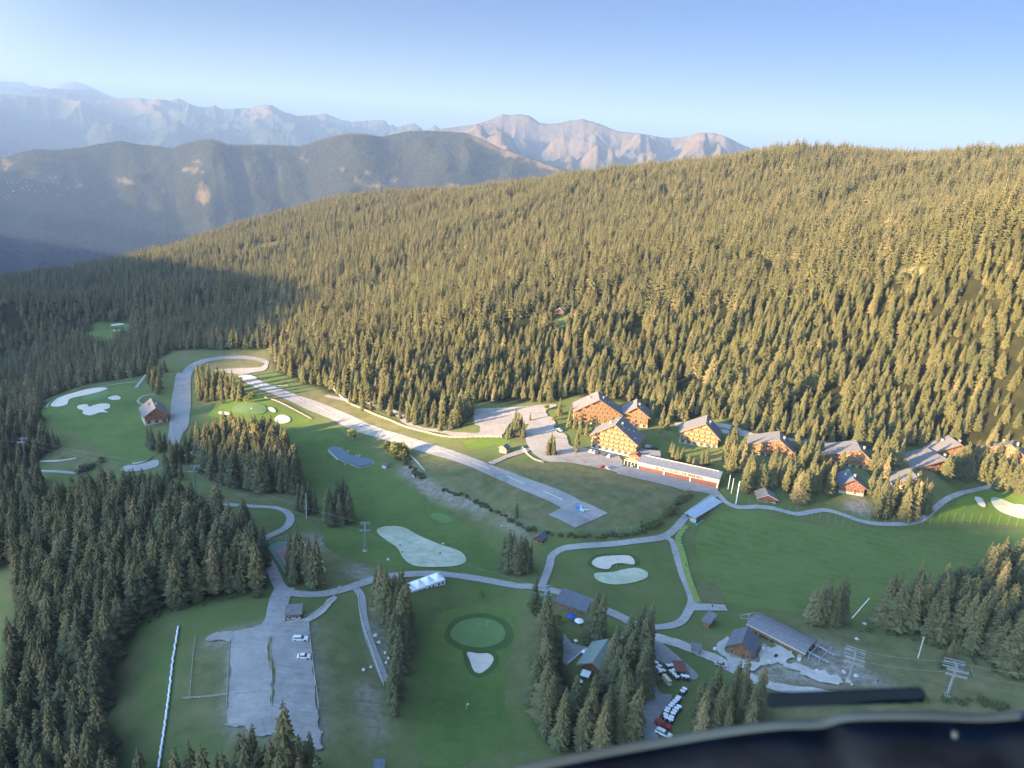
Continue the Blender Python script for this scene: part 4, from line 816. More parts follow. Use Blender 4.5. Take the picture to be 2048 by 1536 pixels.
for px, py, k, s_, lab in [(798,916,0,1.15,'broad yellow green tree between the pond and the runway'),(705,880,1,1.3,'slender yellow tree on the bank left of the pond'),(163,778,2,1.2,'pale silvery tree beyond the left golf hole'),
    (505,803,1,1.2,'golden bush at the right end of the loop grove'),(492,806,1,.8,'small golden bush under the loop grove'),(1108,842,1,.75,'yellow tree on the verge left of the hotels'),(1093,820,1,.7,'yellow tree at the back corner of the upper car park'),
    (1196,1390,2,.7,'green round tree left of the restaurant terrace'),(1115,1175+70,1,.6,'brown leaved tree at the top of the restaurant wood'),(960,1195,1,.5,'round green bush on the bank above the oval green'),(1320,868,1,.5,'small yellow shrub on the lawn beside the third chalet')]:
    p = g1(px, py); t = thing('broadleaf_tree', lab, 'tree', p, px, None); t.scale = (s_,)*3; link('crown', BL[k][0], t); link('trunk', BL[k][1], t)
SH = [leafy(30+i, 260, 1.9, 1.9, 'shrub_leaves', False, .38, 6)[0] for i in range(3)]
def shrubs(pts, lab, grp, smin, smax, seed):
    r = random.Random(seed)
    pts = sorted(pts)
    for i, p in enumerate(G(pts)):
        o = link('shrub', SH[i % 3], None, p, r.random()*6); s_ = r.uniform(smin, smax); o.scale = (s_*1.1, s_*1.1, s_*.9); tag(o, lab+', '+ordn(i)+' from the left', 'shrub', grp)
def thicket(name, pts, lab, smin, smax, seed):
    r = random.Random(seed); m_ = MB(); P_ = G(pts); o0 = Vector(P_[0])
    for i, p in enumerate(P_):
        me = SH[i % 3]; s_ = r.uniform(smin, smax); a = r.random()*6.28; ca, sa = math.cos(a)*s_, math.sin(a)*s_; q = Vector(p)-o0
        m_.add([(v.co.x*ca-v.co.y*sa+q.x, v.co.x*sa+v.co.y*ca+q.y, v.co.z*s_*.85+q.z) for v in me.vertices], [tuple(f.vertices) for f in me.polygons])
    o = m_.build(name, 'shrub_leaves'); o.location = o0; tag(o, lab, 'undergrowth', kind='stuff')
def along(pts, n_, spread, seed):
    r = random.Random(seed); c = catmull(pts, False, 12); out = []
    for i in range(n_): a = c[int(r.random()*(len(c)-1))]; out.append((a[0]+r.uniform(-1, 1)*spread, a[1]+r.uniform(-1, 1)*spread*.6))
    return out
thicket('undergrowth', along(Q(6,(1380,395),(1440,390),(1520,340),(1580,290),(1620,230),(1680,190),(1760,170)), 46, 6, 1), 'bushes on the bank between the airfield and the driving range shelter', .7, 1.4, 1)
thicket('undergrowth', along(Q(6,(20,140),(200,200),(380,290),(520,370),(640,420)), 60, 5, 2), 'low bushes on the rough bank below the runway', .35, .8, 2)
thicket('undergrowth', along(Q(6,(720,440),(900,450),(1100,460),(1300,440),(1400,420)), 45, 5, 3), 'low bushes on the bank below the runway end', .35, .8, 3)
thicket('undergrowth', along(Q(14,(390,560),(420,640),(560,720),(640,850),(760,900)), 34, 7, 4), 'bushes on the bank beside the pond', .5, 1.2, 4)
thicket('undergrowth', along(Q(8,(1000,560+130),(1300,700),(1700,720),(1900,740)), 26, 10, 5), 'bushes on the slope above the dashboard rim', .6, 1.2, 5)
thicket('undergrowth', along([(240,1300),(262,1262),(330,1228),(440,1200),(530,1190)], 40, 7, 21), 'scrub and saplings along the foot of the shaded wood', .3, .8, 21)
thicket('undergrowth', along(Q(7,(140,700),(150,1000),(180,1300),(300,1480)), 30, 5, 22), 'scrub along the left edge of the restaurant wood', .4, .9, 22)
thicket('undergrowth', along([(1725,1262),(1800,1272),(1900,1305),(2000,1345)], 30, 7, 23), 'scrub under the spruces right of the lift station', .3, .8, 23)
shrubs(along(Q(1,(610,60),(700,30),(850,40)), 14, 6, 6), 'rounded bush behind the far golf green', 'bushes behind the far green', 1.5, 2.5, 6)
shrubs(along(Q(9,(640,1100),(700,700),(960,380)), 14, 10, 7), 'bush on the edge of the shaded wood', 'bushes on the wood edge', .8, 1.5, 7)
shrubs(along(Q(7,(130,330),(200,360),(190,440)), 9, 5, 8), 'reddish bush at the top of the restaurant wood', 'bushes at the restaurant wood', 1.0, 1.7, 8)
shrubs(along(Q(11,(900,240),(760,330),(700,370)), 8, 6, 10), 'bush beside the left path below the golf hole', 'bushes beside the left path', 1.0, 1.8, 10)

# the wood on the far valley side, one point per tree
fh = bpy.data.objects['forested_hill']; nv = len(fh.data.vertices); co = np.empty(nv*3, np.float32); fh.data.vertices.foreach_get('co', co); co = co.reshape(-1, 3)
mv = np.empty(nv, np.float32); fh.data.attributes['meadow'].data.foreach_get('value', mv); lp = np.empty(len(fh.data.polygons)*4, np.int32); fh.data.polygons.foreach_get('vertices', lp); lp = lp.reshape(-1, 4)
a0, a1, a2, a3 = (co[lp[:, k]] for k in range(4)); ctr = (a0+a1+a2+a3)/4; area = np.linalg.norm(np.cross(a1-a0, a3-a0), axis=1); fx_, fy_, fz_ = proj(ctr)
dens = fbm(ctr[:, 0]/260, ctr[:, 1]/260, 4, 91); okf = (fx_ > -30) & (fx_ < 1250) & (fy_ < 640) & (mv[lp].mean(1) < .3) & (np.hypot(ctr[:, 0], ctr[:, 1]) < 9500)
wgt = np.where(okf, area*np.clip(.75+dens*1.6, .05, 1), 0); pick = rng.choice(len(wgt), 120000, p=wgt/wgt.sum()); u = rng.random((len(pick), 1)); v = rng.random((len(pick), 1))
pp = (a0[pick]*(1-u)+a1[pick]*u)*(1-v)+(a3[pick]*(1-u)+a2[pick]*u)*v
rw = np.c_[pp, rng.uniform(12, 24, len(pp)), rng.uniform(0, 6.28, len(pp))]
PTINY = [spruce_meshes(40+k, 6, .04, w_, .6, False) for k, w_ in enumerate((.26, .22))]
tree_mass('distant_forest', rw, PTINY, 'hazy wood covering the far side of the valley', 'far_needles')
# ---------------------------------------------------------------- materials of the buildings
mat('larch_wood', (0.245, 0.13, 0.065), 0.8, var=.25, scale=1.2); mat('dark_wood', (0.16, 0.085, 0.045), 0.85, var=.25, scale=1.2)
mat('honey_wood', (0.34, 0.225, 0.115), 0.8, var=.2, scale=1.2); mat('red_boards', (0.19, 0.075, 0.052), 0.8, var=.2, scale=1.0)
mat('plaster', (0.42, 0.39, 0.34), 0.9, var=.06); mat('grey_plaster', (0.36, 0.36, 0.35), 0.9, var=.1)
mat('slate_roof', (0.155, 0.155, 0.165), 0.8, var=.16, scale=0.8); mat('dark_roof', (0.115, 0.125, 0.15), 0.6, var=.15, scale=.8)
mat('green_roof', (0.22, 0.265, 0.245), 0.6, var=.1, scale=.8); mat('blue_roof', (0.10, 0.13, 0.165), 0.7, var=.12, scale=.8)
mat('tin_roof', (0.36, 0.42, 0.50), 0.45, var=.10, scale=.8, spec=.5); mat('flat_roof', (0.25, 0.255, 0.265), 0.9, var=.15, scale=.5)
mat('dark_glass', (0.075, 0.075, 0.08), 0.25, spec=.6); mat('cream', (0.44, 0.40, 0.33), 0.8, var=.05)
mat('white_panel', (0.60, 0.59, 0.56), 0.6, var=.04); mat('cloth_white', (0.80, 0.82, 0.85), 0.7, var=.03)
mat('galvanised', (0.26, 0.29, 0.30), 0.5, metal=.2, var=.08, spec=.5); mat('pole_white', (0.66, 0.67, 0.64), 0.6); mat('weathered_wood', (0.42, 0.40, 0.34), .9, var=.2, scale=2)
mat('sign_ink', (0.03, 0.03, 0.04), .7); mat('car_white', (0.72, 0.73, 0.75), .3, spec=.6, var=.03); mat('car_black', (0.03, 0.03, 0.035), .25, spec=.6)
mat('car_red', (0.36, 0.03, 0.03), .35, spec=.6); mat('car_silver', (0.40, 0.42, 0.44), .3, spec=.6); mat('tyre', (0.025, 0.025, 0.025), .9); mat('cart_yellow', (0.66, 0.60, 0.38), .5)
mat('canvas_blue', (0.03, 0.10, 0.35), .8); mat('stone', (0.45, 0.44, 0.41), .95, var=.2, scale=2); mat('mat_green', (0.06, 0.17, 0.11), .9); mat('teal_frame', (0.22, 0.42, 0.36), .7)
mat('mesh_fence', (0.16, 0.28, 0.20), .8); mat('navy_plastic', (0.0006, 0.006, 0.020), .9, var=.1, spec=.1); mat('dash_vinyl', (0.006, 0.010, 0.017), 1.0, var=.5, scale=14, spec=.03); mat('rubber_rim', (0.011, 0.026, 0.044), 1.0, var=.2, scale=9)
mat('steel_cable', (0.16, 0.17, 0.18), .5); mat('orange_tarp', (0.75, 0.28, 0.10), .8)

def frame(pa, pb):
    """centre, turn and width of a facade traced by its two lower corners"""
    a, b = G([pa, pb]); c = (a+b)/2; return Vector((c[0], c[1], min(a[2], b[2]))), math.atan2(b[1]-a[1], b[0]-a[0]), float(np.hypot(*(b-a)[:2]))
def window_mesh(w_, h, frame_m='cream'):
    m_ = MB(); m_.box((0, 0, 0), (w_+.24, .08, h+.24), 0); m_.box((0, -.05, 0), (w_, .06, h), 1); return m_.mesh('window', [frame_m, 'dark_glass'])
WM = {}
def chalet(label, cat, pa, pb, depth, eave, ridge, peak=0.0, base=3.0, floors=None, wall='larch_wood', low='plaster', roof='slate_roof', over=1.3, balc=True, sp=3.1, chim=1, name='chalet', door=True, fasc='larch_wood', drop=3, win=(1.1, 1.5), dorm=0):
    c, rz, W = frame(pa, pb); t = thing(name, label, cat, c, rz); h = W/2; pk = peak*W
    MB().prism([(-h, base-.3), (h, base-.3), (h, eave), (pk, ridge-.15), (-h, eave)], 0, depth).build('wall', wall, t)
    MB().box((0, depth/2, (base-drop)/2), (W+.1, depth+.1, base+drop)).build('ground_floor', low, t)
    rf = MB(); th = .32
    for sgn in (-1, 1):
        ex = sgn*(h+over); sl_ = (ridge-eave)/(abs(sgn*h-pk)); ez = eave-sl_*over
        rf.prism([(pk, ridge), (ex, ez), (ex, ez+th), (pk, ridge+th)][::sgn], -over*1.1, depth+over*.6, 0)
    R_ = rf.build('roof', roof, t)
    bg_ = MB()
    for sgn in (-1, 1):
        ex = sgn*(h+over); sl_ = (ridge-eave)/(abs(sgn*h-pk)); ez = eave-sl_*over
        bg_.prism([(pk, ridge-.30), (ex, ez-.30), (ex, ez+.10), (pk, ridge+.10)][::sgn], -over*1.1-.10, -over*1.1-.003, 0)
    bg_.build('bargeboard', fasc, t)
    for k in range(chim):
        x = (-1)**k*W*(.10+.1*k)+pk; zt = ridge-abs(x-pk)*(ridge-eave)/h; ch = MB(); ch.box((0, 0, .2), (1.0, 1.0, 2.6)); ch.box((0, 0, 1.6), (1.3, 1.3, .25), 1)
        o = ch.build('chimney', [low, 'dark_roof'], R_); o.location = (x, depth*(.35+.25*k), zt+.5)
    for k in range(dorm):
        x = h*(.3+.18*k); zt = ridge-(x-pk)*(ridge-eave)/(h-pk)+th+.05; o = MB().box((0, 0, 0), (.9, 1.2, .12), 0, ry=math.atan((ridge-eave)/(h-pk))).build('skylight', 'white_panel', R_); o.location = (x, depth*(.25+.2*(k % 3)), zt)
    fl = floors if floors is not None else int((ridge-base-1.2)//2.8)
    if (win, wall) not in WM: WM[(win, wall)] = window_mesh(*win)
    def avail(z):
        if z <= eave: return -h+.9, h-.9
        f = (ridge-z)/(ridge-eave); return pk-(pk+h)*f+1.0, pk+(h-pk)*f-1.0
    nwin = 0
    for f in range(fl):
        zf = base+f*2.8; lo, hi = avail(zf+2.3)
        if hi-lo < 1.4: continue
        k = max(1, int((hi-lo)/sp)+1)
        for i in range(k):
            x = (lo+hi)/2 if k == 1 else lo+.3+(hi-lo-.6)*i/(k-1)
            if nwin < 70: link('window', WM[(win, wall)], t, (x, -.03, zf+1.35)); nwin += 1
        if balc and f < fl:
            l2, h2 = avail(zf+1.0); b_ = MB(); cx = (l2+h2)/2; wd = (h2-l2)+1.2
            b_.box((cx, -.62, zf+.02), (wd, 1.24, .18)); b_.box((cx, -1.22, zf+.98), (wd, .10, .14)); b_.box((cx, -1.20, zf+.50), (wd, .06, .62)); 
            for q in range(int(wd/2.6)+1): b_.box((cx-wd/2+.08+q*(wd-.16)/max(1, int(wd/2.6)), -1.2, zf+.5), (.14, .14, 1.0))
            b_.build('balcony', wall if wall != 'honey_wood' else 'larch_wood', t)
    if base > 2:
        k = max(2, int(W/3.6)); gw = WM.setdefault('bay', window_mesh(2.2, 1.9, 'cream'))
        for i in range(k): link('window', gw, t, (-h+W*(i+.5)/k, -.09, base-1.45))
    elif door: MB().box((W*.15, -.06, base*.5+.9), (1.1, .1, 2.0)).build('door', 'dark_wood', t)
    # windows of the right flank
    for i in range(max(1, int(depth/4))):
        o = link('window', WM[(win, wall)], t, (h+.03, depth*(i+.5)/max(1, int(depth/4)), base+min(1.4, max(.6, (eave-base)/2)))); o.rotation_euler = (0, 0, math.pi/2)
    return t
B1 = dict(name='hotel', sp=2.9)
chalet('large gabled wooden hotel with white arcaded ground floor nearest the airfield', 'hotel', (1181,896), (1270,916), 15, 9.2, 18.6, base=3.4, chim=2, wall='honey_wood', dorm=4, **B1)
chalet('largest rear hotel wing with tall orange gable full of balconies', 'hotel', (1147,848), (1239,853), 15, 9.5, 18.5, base=2.6, chim=2, dorm=3, **B1)
chalet('smaller gabled hotel wing joined to the right of the big rear gable', 'hotel', (1244,850), (1294,856), 15, 8.0, 13.8, base=2.6, chim=1, dorm=2, **B1)
chalet('cream and orange gabled chalet with five balcony rows on the lawn', 'chalet', (1358,885), (1434,896), 15, 7.6, 15.6, peak=.12, base=2.8, chim=1, wall='honey_wood', dorm=2)
chalet('wooden chalet with dark balconies between the lawn chalet and the tall spruces', 'chalet', (1492,906), (1582,920), 14, 6.2, 12.4, peak=.18, base=2.4)
chalet('chalet with wide pale roof and orange gable half hidden by spruces', 'chalet', (1642,925), (1742,939), 15, 5.4, 11.6, peak=.22, base=2.2)
chalet('front unit of the double chalet under striped grey roofs', 'chalet', (1802,937), (1912,955), 16, 6.0, 13.0, peak=.24, base=2.4)
chalet('rear unit of the double chalet with pale chimneys', 'chalet', (1858,916), (1946,930), 16, 6.5, 13.5, peak=.10, base=2.4, chim=3)
chalet('chalet cut by the right edge of the picture behind sunlit spruces', 'chalet', (1960,912), (2060,928), 15, 5.6, 12.6, peak=.05, base=2.4, chim=3)
chalet('dark red chalet with blue tin roof below the other chalets', 'chalet', (1676,985), (1726,993), 13, 5.6, 9.8, base=1.8, roof='blue_roof', wall='red_boards', balc=False, chim=2, fasc='red_boards')
chalet('low chalet with pale seamed roof behind the clump of spruces', 'chalet', (1784,975), (1850,984), 12, 4.2, 8.2, peak=.2, base=2.0, balc=False, wall='honey_wood')
chalet('low red shed with pale grey roof beside the range path', 'shed', (1515,1002), (1551,1007), 7, 2.8, 5.0, base=.5, balc=False, wall='red_boards', chim=0, name='shed', floors=0, over=.9, fasc='cream')
chalet('grey roofed clubhouse of wood over white plaster beside the left golf hole', 'clubhouse', (291,853), (336,842), 19, 7.6, 12.8, base=4.2, balc=True, sp=3, chim=2, name='clubhouse', wall='larch_wood')
chalet('square wooden cabin with dark grey gable roof beside the lift station', 'cabin', (1456,1307), (1502,1320), 9.5, 4.2, 7.2, base=.4, wall='larch_wood', roof='dark_roof', balc=False, chim=0, name='cabin', floors=1, over=1.1, sp=3.4, fasc='dark_wood')
chalet('restaurant with sage green gable roof among the spruces', 'restaurant', (1161,1343), (1208,1357), 13, 4.2, 6.8, base=.5, roof='green_roof', balc=False, chim=0, name='restaurant', floors=1, over=1.4, sp=3.2, fasc='honey_wood')
chalet('little dark roofed wooden hut on the bank below the runway end', 'hut', (1069,1083), (1082,1088), 5.5, 2.4, 3.8, base=.3, roof='dark_roof', balc=False, chim=0, name='hut', floors=0, over=.8, fasc='dark_wood')
chalet('small white hut with orange boards beside the taxiway', 'hut', (999,904), (1012,907), 4, 3.2, 4.6, base=2.0, roof='dark_roof', balc=False, chim=0, name='hut', floors=0, over=.5, wall='orange_tarp', fasc='orange_tarp')
def shed_roof(name, label, cat, pa, pb, depth, hf, hb, wall, roof, low=None, open_=False, over=.6, windows=0):
    c, rz, W = frame(pa, pb); t = thing(name, label, cat, c, rz)
    if open_:
        for sx in (-1, 1):
            for y in (0.2, depth-.2): MB().box((sx*(W/2-.2), y, hf/2-.6), (.2, .2, hf+1.0)).build('post', wall, t)
        MB().box((0, depth-.3, hf*.45), (W-.5, .1, hf*.8)).build('back_wall', wall, t)
    else:
        MB().prism([(0, -2), (depth, -2), (depth, hb), (0, hf)], -W/2, W/2, axis='x').build('wall', wall, t)
        if low: MB().box((0, -.06, .2), (W+.08, .12, 1.9)).build('plinth', low, t)
    MB().prism([(-over, hf+.02-over*(hb-hf)/depth), (depth+over, hb+.02+over*(hb-hf)/depth), (depth+over, hb+.26+over*(hb-hf)/depth), (-over, hf+.26-over*(hb-hf)/depth)], -W/2-over, W/2+over, axis='x').build('roof', roof, t)
    for i in range(windows): link('window', WM.setdefault('sq', window_mesh(1.0, .9)), t, (-W/2+W*(i+.5)/windows, -.14, hf*.5))
    return t
shed_roof('hut', 'small timber ticket hut with grey pent roof above the gravel car park', 'hut', (573,1239), (601,1239), 4.0, 2.6, 3.4, 'dark_wood', 'slate_roof', 'weathered_wood', windows=2)
shed_roof('shelter', 'small grey roofed shelter on posts beside the pale track', 'shelter', (1383,1310), (1399,1313), 3.4, 2.8, 2.8, 'dark_wood', 'slate_roof', open_=True)
shed_roof('ball_hut', 'narrow wooden hut with grey lean-to roof at the end of the tee strip', 'hut', (1404,1252), (1417,1257), 6.0, 2.6, 3.2, 'larch_wood', 'slate_roof')
shed_roof('pump_box', 'small dark roofed white box beside the pond', 'pump house', (764,936), (772,937), 2.2, 2.2, 2.6, 'white_panel', 'dark_roof', over=.3)
shed_roof('shed', 'long timber shed with dark grey roof beside the path junction', 'shed', (1112,1214), (1180,1235), 6.5, 2.8, 4.6, 'larch_wood', 'dark_roof', windows=4)
shed_roof('hut', 'blue roofed hut at the bottom edge below the fairway', 'hut', (747,1556), (766,1556), 3.5, 2.2, 2.8, 'dark_wood', 'blue_roof', over=.3)
shed_roof('awning', 'dark red cloth awning between the golf buggies', 'awning', (1352,1352), (1369,1352), 4.2, 2.4, 2.6, 'dark_wood', 'red_boards', open_=True)
# hangar with its sign
c, rz, W = frame((1275,938), (1435,977.5)); hg = thing('hangar', 'long white and brick red hangar whose fascia reads ALTIPORT DE MERIBEL', 'hangar', c, rz); H_ = 5.6; D_ = 11.0
MB().box((0, D_/2+.5, H_/2-.8), (W, D_-.6, H_+.9)).build('wall', 'plaster', hg)
MB().box((0, -.15, H_-1.05), (W+.6, .5, 2.1)).build('fascia', 'cream', hg)
for i in range(3):
    MB().box((-W/2+W*(i+.5)/3, .12, (H_-2.1)/2-.55), (W/3-.9, .24, H_-2.1+1.0)).build('hangar_door', 'red_boards', hg)
for i in range(4): MB().box((-W/2+.35+(W-.7)*i/3, -.22, (H_-2.1)/2-.55), (.75, .7, H_-2.1+1.0)).build('column', 'white_panel', hg)
rf = MB(); rf.box((0, D_/2, H_+.12), (W+1, D_+.9, .22), 0); rf.build('roof', 'flat_roof', hg)
MB().box((0, D_+.75, H_-.2), (W*.93, 1.6, .5)).build('rear_roof_strip', 'red_boards', hg); MB().box((0, D_-.15, H_+.42), (W*.93, .3, .36)).build('parapet', 'cream', hg)
tx_ = bpy.data.curves.new('lettering', 'FONT'); tx_.body = 'ALTIPORT DE MERIBEL'; tx_.size = 1.85; tx_.extrude = .05; tx_.offset = .06; tx_.space_character = 1.28; tx_.align_x = 'CENTER'; tx_.align_y = 'CENTER'; tx_.materials.append(MATS['sign_ink'])
to = bpy.data.objects.new('lettering', tx_); lm = bpy.data.meshes.new_from_object(to); bpy.data.objects.remove(to); o = link('lettering', lm, hg, (-W/2+W*.560, -.47, H_-1.05)); o.rotation_euler = (math.pi/2, 0, 0)
em = MB(); ring = [(-W/2+W*.243+math.cos(a)*.75, -.46, H_-1.05+math.sin(a)*.75) for a in np.linspace(0, 2*math.pi, 20)]; em.tube(ring, .13, 5); em.box((-W/2+W*.243, -.46, H_-1.05), (.9, .08, .28)); em.box((-W/2+W*.243, -.46, H_-1.05), (.28, .075, .9)); em.build('emblem', 'sign_ink', hg)
# flat roofed link between hotel and hangar, white frame canopy
c, rz, W = frame((1268,925), (1305,930)); t = thing('annex', 'flat grey roofed annex between the front hotel and the hangar', 'annex', c, rz)
MB().box((2, 7, 1.2), (15, 13, 4.4)).build('wall', 'plaster', t); MB().box((2, 7, 3.55), (16, 14, .3)).build('roof', 'flat_roof', t)
c, rz, W = frame((1248,930), (1275,937)); t = thing('canopy', 'white framed open canopy at the left end of the hangar', 'canopy', c, rz)
for i in range(5): MB().box((-W/2+W*i/4, 0, 1.2), (.25, .25, 4.0)).build('post', 'pole_white', t)
a = MB(); a.box((0, 0, 3.35), (W+.6, .3, .4)); a.box((0, 2.6, 3.35), (W+.6, .3, .4)); [a.box((-W/2+W*i/4, 1.3, 3.3), (.2, 2.6, .25)) for i in range(5)]; a.build('beam', 'cream', t)
c, rz, W = frame((1252,921), (1284,931)); t = thing('porch_roof', 'small orange tiled porch roof at the right corner of the front hotel', 'porch', c, rz)
MB().prism([(-W/2, 3), (W/2, 3), (0, 5.2)], 1, 6).build('roof', 'red_boards', t); MB().box((0, 3.6, .9), (W*.8, 4.6, 4.2)).build('wall', 'larch_wood', t)
# driving range shelter
c, rz, W = frame((1386,1046), (1440,1005)); t = thing('range_shelter', 'long driving range shelter with pale blue tin roof', 'shelter', c, rz)
MB().prism([(-1.0, 3.0), (1.6, 3.5), (5.2, 3.9), (5.2, 4.1), (1.6, 3.7), (-1.0, 3.2)], -W/2-.6, W/2+.6, axis='x').build('roof', 'tin_roof', t)
MB().box((0, 5.0, 1.4), (W, .15, 4.8)).build('back_wall', 'weathered_wood', t); MB().box((0, .8, -.15), (W+1.6, 6.0, .8)).build('platform', 'mat_green', t); MB().box((0, -2.3, -.05), (W+1.6, .35, .75)).build('edge_board', 'teal_frame', t)
for i in range(11): MB().box((-W/2+W*i/10, .3, 1.5), (.12, 3.6, 2.2 if i in (0, 10) else 1.0)).build('divider', 'dark_wood' if i % 10 else 'weathered_wood', t)
for i in range(11): MB().box((-W/2+W*i/10, -.5, 1.6), (.12, .12, 3.2)).build('post', 'galvanised', t)
# tee mats
Pm = Q(6,(1690,385),(1665,420),(1640,455),(1640,490),(1650,520),(1660,560),(1672,600),(1680,640),(1690,680),(1700,715),(1712,750),(1725,790),(1740,830),(1755,870),(1770,905))
Pc = catmull([(p[0]-6, p[1]) for p in Pm], False, 3); drape('tee_strip', [(p[0]-10, p[1]) for p in Pm]+[(p[0]+3, p[1]) for p in Pm[::-1]], 'tee_strip', step=1.5)
for i, p in enumerate(G(Pc[::2])): tag(MB().box((0, 0, .22), (2.6, .9, .10)).build('tee_mat', 'mat_green'), 'green tee mat in the long curved row, '+ordn(i)+' from the top', 'tee mat', 'tee mats along the range').location = p+np.array([1.2, 0, 0])
# marquee
c, rz, W = frame((815,1188), (890.5,1169)); t = thing('marquee', 'white peaked party marquee with arched windows beside the road', 'marquee', c, rz); n4 = 4; D_ = 6.0
MB().box((0, D_/2, 1.1), (W, D_, 3.3)).build('side_wall', 'cloth_white', t)
for i in range(n4):
    x0 = -W/2+W*i/n4; x1 = x0+W/n4; N = 9; vs = []; fs = []
    for a in range(N):
        for b_ in range(N):
            u = a/(N-1)*2-1; v = b_/(N-1)*2-1; r_ = max(abs(u), abs(v)); zz = 2.75+2.3*(1-r_)**1.7; vs.append((x0+(x1-x0)*(u+1)/2, -.1+(D_+.2)*(v+1)/2, zz))
    fs = [(a*N+b_, (a+1)*N+b_, (a+1)*N+b_+1, a*N+b_+1) for a in range(N-1) for b_ in range(N-1)]
    MB().add(vs, fs).build('peaked_roof', 'cloth_white', t, True)
    for q in (.3, .7):
        arch = [(-.42, -.6), (.42, -.6), (.42, .25)]+[(.42*math.cos(g), .25+.42*math.sin(g)) for g in np.linspace(0.3, math.pi-.3, 6)]+[(-.42, .25)]
        o = MB().prism(arch, -.09, -.02).build('window', 'dark_glass', t); o.location = (x0+(x1-x0)*q, 0, 1.35)
# lift station
c, rz, W = frame((1494,1264), (1608,1312)); t = thing('lift_station', 'long grey curved roof chairlift station with timber sides', 'lift station', c, rz); D_ = 9.5
prof = [(-.8, 3.9), (.6, 4.7), (3, 5.3), (6, 5.4), (8.6, 5.0), (10.0, 4.2), (10.0, 3.9), (8.5, 4.6), (6, 5.0), (3, 4.9), (.7, 4.3), (-.6, 3.6)]
MB().prism(prof[:6]+prof[6:], -W/2-.6, W/2+.6, axis='x').build('roof', 'slate_roof', t); MB().box((0, -.85, 3.80), (W+1.2, .12, .25)).build('gutter', 'white_panel', t)
MB().box((0, -.3, 3.0), (W, .3, 1.5)).build('side_cladding', 'larch_wood', t); MB().box((0, D_-.1, 2.0), (W, .3, 4.6)).build('rear_wall', 'dark_wood', t); MB().box((-W*.15, 4.5, 1.0), (W*.55, 6.5, 4.4)).build('engine_room', 'dark_wood', t)
for i in range(6): MB().box((-W/2+W*i/5, -.2, 1.0), (.35, .35, 4.4)).build('pillar', 'galvanised', t)
for y in (1.5, 7.6):
    m_ = MB(); m_.tube([(W/2+.6, y, 4.0), (W/2+8.5, y, 3.8)], .28, 8); [m_.box((W/2+1.2+q*1.3, y, 3.5), (.35, .5, .6)) for q in range(6)]; m_.build('launch_rail', 'galvanised', t)
for x in (2.0, 5.8):
    m_ = MB(); m_.tube([(W/2+x, -1.2, .8), (W/2+x, -1.2, 4.6), (W/2+x, 10.2, 4.6), (W/2+x, 10.2, .8)], .2, 6); m_.build('portal', 'galvanised', t)
m_ = MB(); m_.tube([(-W/2-1.6, 3, -1), (-W/2-1.6, 3, 6.2)], .25, 8); m_.tube([(-W/2-4.2, 1.2, 5.0), (-W/2-1.6, 3, 6.2), (-W/2-.4, 5.4, 6.4)], .13, 6); m_.tube([(-W/2-4.2, 1.2, 3.6), (-W/2+.4, 4.6, 3.9)], .15, 6); m_.tube([(-W/2-4.2, 1.2, 3.6), (-W/2-4.2, 1.2, 5.0)], .1, 6); m_.build('return_frame', 'galvanised', t)
c, rz, W = frame((1541,1318), (1577,1334)); t = thing('boarding_ramp', 'pale concrete boarding slab in front of the lift station', 'ramp', c, rz); MB().box((0, 1.6, .1), (W, 3.6, .7)).build('slab', 'plaster', t); MB().box((-W*.36, 2.2, .7), (1.0, 1.6, .9)).build('turnstile', 'car_black', t)
for px, py, lab in ((1598,1322,'white cabinet under the right end of the lift station'),(1526,1300,'grey box trailer behind the wooden cabin')):
    shed_roof('cabinet', lab, 'cabinet', (px-3,py), (px+3,py+1), 1.4, 1.7, 1.8, 'white_panel', 'flat_roof', over=.1)

# ---------------------------------------------------------------- chairlifts, poles
def pylon(px, py, h, ang, label, arm=3.0, double=False, at=None):
    p = g1(px, py) if at is None else at; t = thing('lift_pylon', label, 'lift pylon', p, ang)
    MB().tube([(0, 0, -1), (0, 0, h)], .42 if double else .34, 12, r2=.28).build('mast', 'galvanised', t); MB().box((0, 0, .15), (1.8, 1.8, .9)).build('footing', 'plaster', t)
    for zz in ((h-.5, h-2.4) if double else (h-.3,)):
        m_ = MB(); m_.box((0, 0, zz), (.45, arm*2, .45)); m_.tube([(0, -arm, zz), (0, 0, zz+.9), (0, arm, zz)], .09, 5); m_.build('crossarm', 'galvanised', t)
        for s_ in (-1, 1):
            LS = 6.6 if double else 4.6; nq = 11 if double else 7
            m_ = MB(); m_.box((0, s_*arm, zz-.25), (LS, .22, .28)); m_.box((0, s_*arm+s_*.5, zz+.35), (LS, .5, .06))
            for q in range(nq): x_ = (q/(nq-1)-.5)*(LS-.6); m_.tube([(x_, s_*arm-.08, zz-.55), (x_, s_*arm+.08, zz-.55)], .26, 8)
            m_.build('sheave_train', 'galvanised', t)
    MB().tube([(.5, 0, 0), (.5, 0, h)], .05, 4).build('ladder', 'galvanised', t); return p, h
pB, hB = pylon(50,916,13,.35,'chairlift pylon rising from the trees at the far left'); pC, hC = pylon(392,992,16,.2,'chairlift pylon with only its crossarm above the trees')
pA, hA = pylon(730,1103,13,.15,'grey chairlift pylon standing on the lawn left of the pale green'); pE, hE = pylon(1087,1222,10,.1,'chairlift pylon beside the path junction and the long shed', 2.6)
pD, hD = pylon(1697,1362,12,-.42,'double armed lift pylon close to the lift station', 2.5, True); pF, hF = pylon(1894,1392,13,-.3,'double armed lift pylon above the dashboard rim', 2.3, True)
